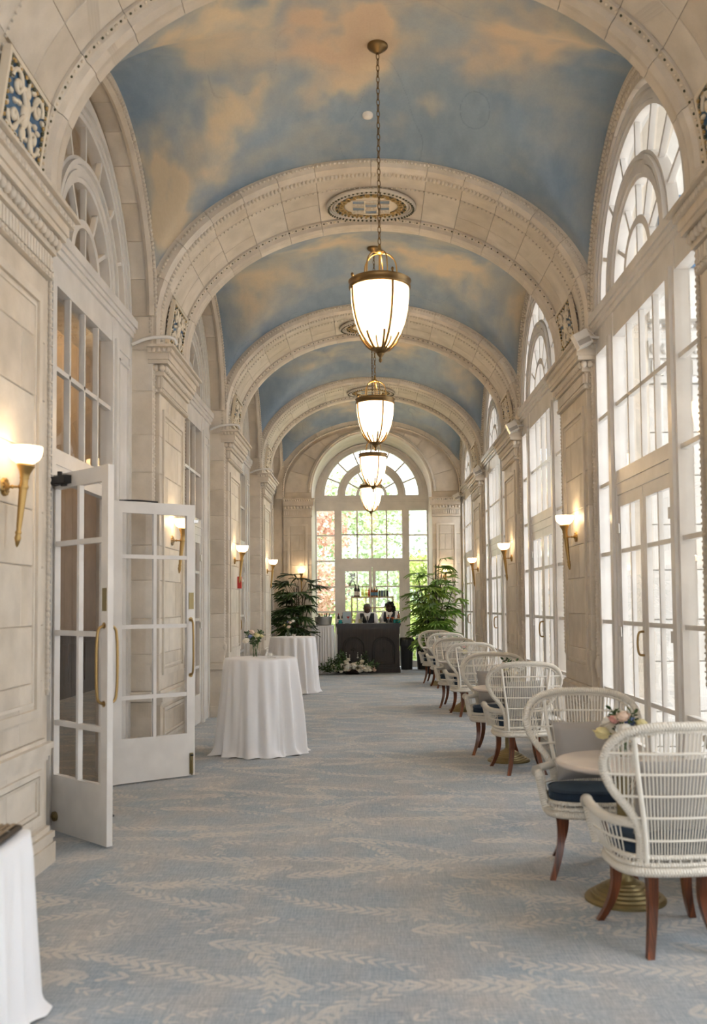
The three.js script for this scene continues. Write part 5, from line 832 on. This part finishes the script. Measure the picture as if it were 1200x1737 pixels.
// black bins
{
  const b0 = thing('trash_bin', 'black lined trash bin right beside the bar', 'bin', [0.85, 0, -24.0]);
  mesh('bin_body', strips([[0, 0.14], [0.78, 0.175]].map(([y, r]) => Array.from({ length: 17 }, (_, i) => { const t = 2 * PI * i / 16, c = Math.cos(t), s = Math.sin(t), k = Math.pow(c ** 6 + s ** 6, -1 / 6); return V(c * k * r, y, s * k * r); }))), black, b0);
  mesh('bin_liner', grid(8, 48, (u, v) => { const t = v * 2 * PI, c = Math.cos(t), s = Math.sin(t), k = Math.pow(c ** 6 + s ** 6, -1 / 6), r = 0.186 + 0.008 * Math.sin(v * 90) * u - (u < 0.15 ? 0.02 * (1 - u / 0.15) : 0); return [c * k * r, 0.80 - 0.2 * u, s * k * r]; }, true), bagPlastic, b0);
  mesh('bin_bag', cyl(0.16, 0.14, 0.02, 0, 0.70, 0, 16), bagPlastic, b0); mesh('liner_knot', [tube([[0.17, 0.76, 0.05], [0.20, 0.72, 0.06], [0.205, 0.64, 0.07]], 0.014, 10, 6), tube([[0.17, 0.76, 0.03], [0.20, 0.70, 0.02], [0.205, 0.6, 0.04]], 0.012, 10, 6)], bagPlastic, b0); mesh('bin_base', cyl(0.15, 0.14, 0.02, 0, 0.012, 0, 16), black, b0);
  copyOf(b0, [1.27, 0, -24.05], 0, 'black lined trash bin nearest the right palm');
}
// flowers on the floor in front of the bar
{
  const f = thing('floor_flowers', 'low arrangement of white and blush roses with greenery at the foot of the bar', 'flowers', [-0.50, 0, -22.52]), r = rngOf(21);
  mesh('container', lathe([[0.001, 0.0], [0.16, 0.0], [0.2, 0.1], [0.19, 0.14], [0.001, 0.12]], 24), darkWood, f);
  for (let i = 0; i < 70; i++) { const a = r() * 2 * PI, q = Math.sqrt(r()), X = Math.cos(a) * q * 0.52 - 0.05, Z = Math.sin(a) * q * 0.22, Y = 0.03 + 0.3 * (1 - q * q) * r(); const k = 1.0 + r() * 1.3, s = sprigAt(f, X, Y, Z, 0.2 + q * 1.1, 0, k, Math.floor(r() * 2.4)); s.rotation.set(0, Math.atan2(X, Z), 0, 'YXZ'); s.rotateX(0.25 + q * 1.0); }
  for (let i = 0; i < 62; i++) { const X = (r() * 2 - 1) * 0.56 + 0.02, q2 = Math.abs(X) / 0.58, Z = 0.04 + 0.24 * r(), Y = 0.06 + 0.36 * (1 - q2 * 0.7) * (0.15 + 0.85 * r()) * (1.05 - Z * 1.6); bloom(f, X, Y, Z, r() < 0.55 ? 0 : r() < 0.6 ? 1 : 2, r() < 0.35 ? 2 : 1, 1.5); }
  for (let i = 0; i < 5; i++) { const X = -0.3 + i * 0.14 + (r() - 0.5) * 0.1; for (let j = 0; j < 4; j++) bloom(f, X, 0.33 + j * 0.04 + (i % 2) * 0.06, 0.02, 1, 0, 0.8 - j * 0.1); }
}

// ---------------------------------------------------------------- palms
const frondGeos = [0, 1, 2].map((v) => {
  const r = rngOf(100 + v), pos = [], idx = [], n = 8 + v;
  for (let i = 0; i < n; i++) {
    const a = -1.25 + 2.5 * i / (n - 1), L = (0.33 + 0.05 * r()) * (1 - 0.22 * Math.abs(a) / 1.25), w = 0.025 + 0.006 * r(), dr = 0.03 + 0.13 * r(), tw = (r() - 0.5) * 0.4, base = pos.length / 3;
    for (let q = 0; q <= 4; q++) { const f = q / 4, ww = w * Math.sin(PI * Math.min(0.98, 0.12 + f * 0.86)), l = L * f, y = 0.05 * f - dr * f * f, cx = Math.sin(a) * l, cz = Math.cos(a) * l, nx = Math.cos(a), nz = -Math.sin(a); pos.push(cx - nx * ww, y + 0.008, cz - nz * ww, cx, y - 0.006 + tw * 0.01, cz, cx + nx * ww, y + 0.008, cz + nz * ww); }
    for (let q = 0; q < 4; q++) { const o = base + q * 3; idx.push(o, o + 3, o + 1, o + 1, o + 3, o + 4, o + 1, o + 4, o + 2, o + 2, o + 4, o + 5); }
  }
  const g = new THREE.BufferGeometry(); g.setAttribute('position', new THREE.Float32BufferAttribute(pos, 3)); g.setIndex(idx); g.computeVertexNormals(); return g;
});
function palm(label, x, z, H, spread, canes, per, mats, seed, avoid = () => false) {
  const p = thing('potted_palm', label, 'plant', [x, 0, z]), r = rngOf(seed);
  mesh('pot', lathe([[0.001, 0.0], [0.17, 0.0], [0.2, 0.05], [0.23, 0.34], [0.245, 0.38], [0.225, 0.38], [0.2, 0.32], [0.001, 0.32]], 28), black, p);
  for (let c = 0; c < canes; c++) {
    const a = c / canes * 2 * PI + r() * 0.6, q = Math.sqrt((c + 0.5) / canes), tx = Math.cos(a) * spread * q * 0.62, tz = Math.sin(a) * spread * q * 0.38, h = H * (0.62 + 0.38 * r()) * (1 - 0.12 * q) - 0.12;
    const cv = new THREE.CatmullRomCurve3([V(Math.cos(a) * 0.1, 0.3, Math.sin(a) * 0.1), V(tx * 0.4, h * 0.5, tz * 0.4), V(tx, h, tz)]);
    mesh('cane', tube(cv.getPoints(6), 0.012, 12, 5), stemMat, p);
    for (let i = 0; i < per; i++) {
      const f = 0.30 + 0.70 * (i + r() * 0.6) / per, o = cv.getPoint(Math.min(1, f)), ang = a + i * 2.4 + r() * 0.5, out = 0.14 + 0.16 * r(), up = 0.08 + 0.14 * r() * (f > 0.85 ? 2.2 : 1), tip = V(o.x + Math.cos(ang) * out, o.y + up, o.z + Math.sin(ang) * out);
      if (tip.z + z < -ENDZ + 0.42) { tip.z = 2 * o.z - tip.z + 0.05; } if (tip.z + z < -ENDZ + 0.38 || avoid(tip.x + x, tip.y, tip.z + z)) continue; const fr = mesh('frond', frondGeos[Math.floor(r() * 3)], mats[Math.floor(r() * mats.length)], p);
      fr.position.copy(tip); fr.rotation.set(0.1 - up * 1.2 + r() * 0.7, Math.atan2(tip.x - o.x, tip.z - o.z), 0, 'YXZ'); fr.scale.setScalar(0.85 + r() * 0.45);
      mesh('petiole', rod([o.x, o.y, o.z], [tip.x, tip.y, tip.z], 0.0045, 4), stemMat, p);
    }
  }
  return p;
}
palm('dark green potted palm in front of the left end sconce', -1.78, -22.3, 2.6, 0.44, 13, 9, [leafMats[0], leafMats[0], leafMats[1]], 7, (X, Y, Z) => X > -1.86 && Z < -22.15 && Y < 1.8);
palm('taller bright green potted palm in front of the right end sconce', 1.44, -22.45, 2.95, 0.9, 14, 8, [leafMats[2], leafMats[2], leafMats[3]], 19);

// ---------------------------------------------------------------- bartenders
const cap = (p, a, b, ra, rb) => { const bx_ = b[0] - a[0], by = b[1] - a[1], bz = b[2] - a[2], px = p[0] - a[0], py = p[1] - a[1], pz = p[2] - a[2]; const t = Math.max(0, Math.min(1, (px * bx_ + py * by + pz * bz) / (bx_ * bx_ + by * by + bz * bz || 1))); return Math.hypot(px - bx_ * t, py - by * t, pz - bz * t) - (ra + (rb - ra) * t); };
const smin = (a, b, k) => { const h = Math.max(0, k - Math.abs(a - b)) / k; return Math.min(a, b) - h * h * k * 0.25; };
function field(sdf, c, half, res) {                      // marching cubes of a distance field
  const mc = new MarchingCubes(res, black, false, false, 90000); mc.isolation = 0; const n = mc.size ?? res, hs = n / 2;
  for (let k = 0; k < n; k++) for (let j = 0; j < n; j++) for (let i = 0; i < n; i++) mc.field[i + j * n + k * n * n] = -sdf([c[0] + (i - hs) / hs * half, c[1] + (j - hs) / hs * half, c[2] + (k - hs) / hs * half]);
  mc.update(); const cnt = mc.count, g = new THREE.BufferGeometry();
  g.setAttribute('position', new THREE.BufferAttribute(mc.positionArray.slice(0, cnt * 3), 3)); g.setAttribute('normal', new THREE.BufferAttribute(mc.normalArray.slice(0, cnt * 3), 3));
  g.scale(half, half, half); g.translate(...c); g.setAttribute('uv', new THREE.BufferAttribute(new Float32Array(cnt * 2), 2)); return g;
}
const sdfOf = (bones, k, grow = 0) => (p) => { let d = 9; for (const [a, b, ra, rb] of bones) d = smin(d, cap(p, a, b, ra + grow, rb + grow), k); return d; };
function bartender(label, pos, turn, o) {
  const G = thing('person', label, 'person', pos, turn), w = o.w, hd = o.head, sh = o.sh;
  const torso = [[[0, 0.95, 0], [0, 1.10, 0.0], 0.135, 0.13], [[0, 1.10, 0], [0, 1.30, 0.01], 0.13, 0.145], [[-0.07 * w, 1.30, 0.01], [0.07 * w, 1.30, 0.01], 0.135, 0.135], [[-0.15 * w, sh, 0], [0.15 * w, sh, 0], 0.06, 0.06]];
  const arms = [-1, 1].flatMap((s) => [[[s * 0.18 * w, sh - 0.01, 0], [s * 0.235 * w, 1.14, 0.03], 0.055, 0.042], [[s * 0.235 * w, 1.14, 0.03], [s * 0.17 * w, 1.045, 0.185], 0.042, 0.03]]);
  const legs = [-1, 1].flatMap((s) => [[[s * 0.09, 0.92, 0], [s * 0.10, 0.50, 0.01], 0.085, 0.055], [[s * 0.10, 0.50, 0.01], [s * 0.10, 0.09, -0.01], 0.055, 0.038], [[s * 0.10, 0.05, -0.02], [s * 0.115, 0.035, 0.13], 0.042, 0.034]]);
  const neck = [[[0, sh + 0.01, 0.0], [hd[0] * 0.5, hd[1] - 0.07, hd[2] * 0.6], 0.056, 0.05]];
  const body = field(sdfOf([...torso, ...arms, ...legs, ...neck], 0.06), [0, 0.84, 0.03], 0.98, 104);
  const rot = new THREE.Matrix4().makeRotationFromEuler(new THREE.Euler(o.nod, o.yaw, o.tilt, 'YXZ')), inv = rot.clone().invert(), q = V(0, 0, 0);
  const headS = (p) => { q.set(p[0] - hd[0], p[1] - hd[1], p[2] - hd[2]).applyMatrix4(inv); const L = [q.x, q.y, q.z];
    let d = cap(L, [0, 0.035, -0.015], [0, 0.03, 0.01], 0.088, 0.086); d = smin(d, cap(L, [0, -0.05, 0.03], [0, -0.075, 0.055], 0.055, 0.034), 0.06); d = smin(d, cap(L, [-0.03, -0.02, 0.055], [0.03, -0.02, 0.055], 0.03, 0.03), 0.04);
    d = smin(d, cap(L, [0, 0.015, 0.088], [0, -0.02, 0.108], 0.009, 0.015), 0.018); d = smin(d, cap(L, [-0.032, 0.03, 0.082], [0.032, 0.03, 0.082], 0.012, 0.012), 0.03); d = smin(d, cap(L, [-0.018, -0.055, 0.087], [0.018, -0.055, 0.087], 0.009, 0.009), 0.012);
    for (const s of [-1, 1]) { d = smin(d, cap(L, [s * 0.087, 0.02, -0.005], [s * 0.086, -0.02, 0.0], 0.013, 0.009), 0.012); d = Math.max(d, -(Math.hypot(L[0] - s * 0.032, L[1] - 0.008, L[2] - 0.101) - 0.014)); }
    return smin(d, cap(L, [0, -0.06, -0.02], [0, -0.17, -0.04], 0.05, 0.054), 0.03); };
  const parts = [body, field(headS, hd, 0.19, 62)];
  for (const s of [-1, 1]) { const b = [s * 0.17 * w, 1.045, 0.185], h = [[b, [b[0] - s * 0.01, b[1] - 0.02, b[2] + 0.055], 0.03, 0.032]]; for (let f = 0; f < 4; f++) { const x0 = b[0] - 0.03 + f * 0.02, l = [0.05, 0.06, 0.057, 0.042][s > 0 ? f : 3 - f]; h.push([[x0, b[1] - 0.025, b[2] + 0.07], [x0, b[1] - 0.035, b[2] + 0.07 + l * 0.6], 0.009, 0.0085], [[x0, b[1] - 0.035, b[2] + 0.07 + l * 0.6], [x0, b[1] - 0.065, b[2] + 0.07 + l * 0.85], 0.0085, 0.007]); } h.push([[b[0] - s * 0.03, b[1] - 0.01, b[2] + 0.03], [b[0] - s * 0.06, b[1] - 0.03, b[2] + 0.075], 0.011, 0.009]); parts.push(field(sdfOf(h, 0.012), [b[0], b[1] - 0.03, b[2] + 0.06], 0.12, 44)); }
  const skin = std({ color: o.skin, roughness: 0.5 }), B = mesh('body', parts, skin, G);
  const shirt = std({ color: lin(0.78, 0.78, 0.80), roughness: 0.9 }), cut = (f, y0, y1) => (p) => Math.max(f(p), y0 - p[1], p[1] - y1);
  const torsoShirt = [...torso, ...arms.map(([a, b, ra, rb]) => [a, b, ra + 0.006, rb + 0.006])];
  mesh('shirt', field(cut((p) => sdfOf(torsoShirt, 0.06, 0.009)(p), 0.9, sh + 0.075), [0, 1.2, 0.05], 0.44, 84), shirt, G);
  const vest = (p) => { const d = sdfOf(torso, 0.06, 0.02)(p), vneck = p[2] > 0.02 ? (p[1] - (1.19 + Math.abs(p[0] - 0.0) * 2.6)) * 0.36 : -1, arm = Math.abs(p[0]) - 0.165 * w; return Math.max(d, vneck, arm, 0.9 - p[1], p[1] - (sh + 0.055)); };
  mesh('waistcoat', field(vest, [0, 1.18, 0.02], 0.36, 84), std({ color: lin(0.012, 0.016, 0.024), roughness: 0.85 }), G);
  mesh('trousers', field(cut(sdfOf([...legs.filter((_, i) => i % 3 < 2), torso[0]], 0.05, 0.014), 0.07, 1.0), [0, 0.54, 0], 0.5, 70), std({ color: lin(0.012, 0.012, 0.014), roughness: 0.9 }), G);
  mesh('collar', [tube([[-0.045, sh + 0.085, 0.02], [-0.06, sh + 0.04, 0.07], [-0.012, sh - 0.01, 0.115]], 0.016, 10, 6), tube([[0.045, sh + 0.085, 0.02], [0.06, sh + 0.04, 0.07], [0.012, sh - 0.01, 0.115]], 0.016, 10, 6), tube([[-0.055, sh + 0.06, 0.02], [0, sh + 0.075, -0.06], [0.055, sh + 0.06, 0.02]], 0.018, 10, 6)], shirt, G);
  mesh('necktie', [sph(0.02, 0, sh - 0.005, 0.125, 1, 1, 0.6), bx(0.035, 0.2, 0.012, 0, sh - 0.11, 0.148).rotateX(0.02)], std({ color: lin(0.16, 0.17, 0.19), roughness: 0.6 }), G);
  const at = (g) => g.applyMatrix4(rot).translate(...hd);
  mesh('eyes', [-1, 1].map((s) => at(sph(0.011, s * 0.032, 0.008, 0.092, 1, 1, 1, 8, 6))), std({ color: lin(0.10, 0.08, 0.07), roughness: 0.3 }), G);
  mesh('lips', at(sph(0.02, 0, -0.055, 0.093, 1.1, 0.35, 0.4)), std({ color: o.lip, roughness: 0.5 }), G);
  if (o.beard) mesh('beard', field((p) => { q.set(p[0] - hd[0], p[1] - hd[1], p[2] - hd[2]).applyMatrix4(inv); const y = q.y, x = q.x, z = q.z; return Math.max(headS(p) - 0.006, y + 0.03, 0.02 - z - 0.03, -(Math.hypot(x, y + 0.055) - 0.02)); }, hd, 0.19, 52), std({ color: lin(0.03, 0.025, 0.022), roughness: 0.95 }), G);
  if (o.beard) mesh('cropped_hair', field((p) => { q.set(p[0] - hd[0], p[1] - hd[1], p[2] - hd[2]).applyMatrix4(inv); return Math.max(headS(p) - 0.004, 0.05 - q.y + (q.z > 0.02 ? (q.z - 0.02) * 0.9 : q.z * 0.6)); }, hd, 0.19, 52), std({ color: lin(0.10, 0.085, 0.08), roughness: 0.9 }), G);
  if (o.hair) { const hg = [], r = rngOf(4); for (let i = 0; i < 190; i++) { const t = r() * 2 * PI, y = 0.125 - 0.30 * Math.pow(r(), 0.9), e = y > 0.02 ? Math.sqrt(Math.max(0.02, 1 - ((y - 0.02) / 0.125) ** 2)) : 1.0, x = Math.sin(t) * 0.105 * e, z = -Math.cos(t) * 0.105 * e - 0.01; if (z > 0.025 && y < 0.055) continue; hg.push(at(new THREE.TorusGeometry(0.018 + r() * 0.012, 0.009, 5, 8).rotateX(r() * 3).rotateY(r() * 3).translate(x, y, z))); } hg.push(at(sph(0.1, 0, 0.035, -0.015, 1.02, 1.02, 1.0, 14, 10).applyMatrix4(new THREE.Matrix4().makeTranslation(0, 0.01, -0.012)))); mesh('curly_hair', hg, std({ color: lin(0.008, 0.007, 0.007), roughness: 0.75 }), G); }
  return G;
}
bartender('bearded bartender in white shirt, dark waistcoat and tie, looking down at the bar', [-0.15, 0, -23.80], 0.1, { w: 1.08, sh: 1.375, head: [0, 1.545, 0.07], nod: 0.5, yaw: 0.15, tilt: 0.0, skin: lin(0.115, 0.055, 0.034), lip: lin(0.12, 0.05, 0.045), beard: true });
bartender('bartender with dark shoulder-length curls in white shirt and waistcoat, turned to the other bartender', [0.45, 0, -23.88], -0.3, { w: 0.9, sh: 1.40, head: [-0.01, 1.57, 0.03], nod: 0.22, yaw: -0.45, tilt: 0.05, skin: lin(0.06, 0.03, 0.02), lip: lin(0.10, 0.035, 0.03), hair: true });

// ---------------------------------------------------------------- garden beyond the end window
{
  const lawn = tag(mesh('garden_lawn', bx2(-30, 30, -0.4, -0.15, -25.4, -90), std({ color: lin(0.16, 0.22, 0.07), roughness: 1 })), 'green garden ground outside the end window', 'lawn', null, 'structure');
  const leafQ = (() => { const g = new THREE.BufferGeometry(); g.setAttribute('position', new THREE.Float32BufferAttribute([0, 0, 0, 0.5, 0.12, 0.3, 0, 0, 1, -0.5, 0.12, 0.3], 3)); g.setIndex([0, 1, 2, 0, 2, 3]); return g; })();
  const foliage = (n, rx, ry, rz, size, seed) => { const r = rngOf(seed), pos = [], v = V(0, 0, 0), e = new THREE.Euler(), src = leafQ.attributes.position, ix = leafQ.index.array, lumps = Array.from({ length: 14 }, () => { const a = r() * 6.28, u = r() * 2 - 1, q = Math.sqrt(1 - u * u) * 0.75; return [Math.cos(a) * q, u * 0.75, Math.sin(a) * q]; }); for (let i = 0; i < n; i++) { const L = lumps[Math.floor(r() * 14)], a = r() * 6.28, u = r() * 2 - 1, k = 0.42 * Math.cbrt(r()), q = Math.sqrt(1 - u * u) * k, c = [(L[0] + Math.cos(a) * q) * rx, (L[1] + u * k) * ry, (L[2] + Math.sin(a) * q) * rz], s = size * (0.6 + r() * 0.8); e.set(r() * 6, r() * 6, r() * 6); for (const j of ix) { v.set(src.getX(j), src.getY(j), src.getZ(j)).multiplyScalar(s).applyEuler(e); pos.push(c[0] + v.x, c[1] + v.y, c[2] + v.z); } } const g = new THREE.BufferGeometry(); g.setAttribute('position', new THREE.Float32BufferAttribute(pos, 3)); g.computeVertexNormals(); return g; };
  const fm = (r, g, b) => std({ color: lin(r, g, b), roughness: 0.9, side: THREE.DoubleSide });
  const G1 = fm(0.42, 0.52, 0.28), G2 = fm(0.56, 0.66, 0.24), G3 = fm(0.50, 0.56, 0.46), A1 = fm(0.68, 0.44, 0.34), G4 = fm(0.60, 0.66, 0.28);  // leaf tones paled, putting the washed-out look of bright daylight into the colour
  [['russet autumn tree beyond the left of the end window', -2.6, -33, 2.0, 2.6, 3.4, A1], ['tall green tree beyond the centre of the end window', -1.0, -44, 3.4, 3.6, 3.9, G1], ['distant grey-green tree beyond the end window', 2.6, -52, 5.0, 4.0, 4.0, G3], ['bright yellow-green tree beyond the right of the end window', 2.3, -34, 1.9, 1.6, 1.9, G2], ['low green shrub outside beside the right palm', 2.3, -28.7, 0.9, 0.8, 0.7, G4], ['green bush outside behind the back shelf', 0.2, -30.4, 1.5, 1.1, 0.9, G2], ['green tree beyond the left edge of the end window', -8.0, -38, 3.0, 3.4, 3.2, G1], ['large green tree beyond the right edge of the end window', 6.0, -42, 3.2, 3.6, 3.4, G2]].forEach(([l, x, z, rx, ry, cy, m], i) => {
    const t = thing('garden_tree', l, ry < 1.2 ? 'shrub' : 'tree', [x, -0.15, z], 0, 'trees outside the end window');
    mesh('trunk', tube([[0, 0, 0], [0.1, cy * 0.5, 0], [0, cy, 0]], 0.05 * rx + 0.03, 8, 7), stemMat, t);
    mesh('foliage', foliage(6000, rx, ry, rx, 0.07 + 0.032 * rx, 50 + i).translate(0, cy, 0), m, t).userData.kind = 'stuff';
  });
  const hill = mesh('wooded_hill', grid(40, 60, (u, v) => { const x = -45 + 90 * v, z = -60 - 30 * u; return [x, -0.2 + u * 15 + 2.2 * fbm(x / 6 + 20, z / 6 + 40, 64, 64, 7, 4) * Math.min(1, u * 6), z]; }), std({ color: lin(0.52, 0.56, 0.48), roughness: 1 })); tag(hill, 'wooded hillside coloured pale for haze far beyond the end window', 'hill', null, 'structure');  // distance haze is painted in as one pale, greyed green
  const bal = thing('terrace_balustrade', 'white balustrade outside the end window', 'balustrade', [0, -0.15, -27.2]); mesh('hand_rail', bx(6, 0.1, 0.16, 0, 0.95, 0), white, bal); mesh('foot_rail', bx(6, 0.12, 0.18, 0, 0.06, 0), white, bal); for (let i = 0; i < 30; i++) { const m = mesh('baluster', i ? bal.children[2].geometry : lathe([[0.03, 0.1], [0.05, 0.14], [0.035, 0.2], [0.065, 0.38], [0.03, 0.66], [0.03, 0.8], [0.05, 0.86], [0.05, 0.92]], 10), white, bal); m.position.x = -2.9 + i * 0.2; }
}
// lobby lamps beyond the left wall
[-7.9, -17].forEach((z, i) => { const l = thing('ceiling_lamp', 'flush white glass lamp on the lobby ceiling', 'lamp', [-4.2, 6.5, z], 0, 'lobby ceiling lamps'); mesh('glass_dish', lathe([[0.001, -0.14], [0.12, -0.12], [0.2, -0.06], [0.22, 0.0]], 24), milk, l); mesh('ceiling_plate', cyl(0.23, 0.23, 0.02, 0, 0.09, 0, 24), brass, l); lightAt(l, 0, -0.22, 0, LOBBY_CD, 4); });

renderer.render(scene, camera);
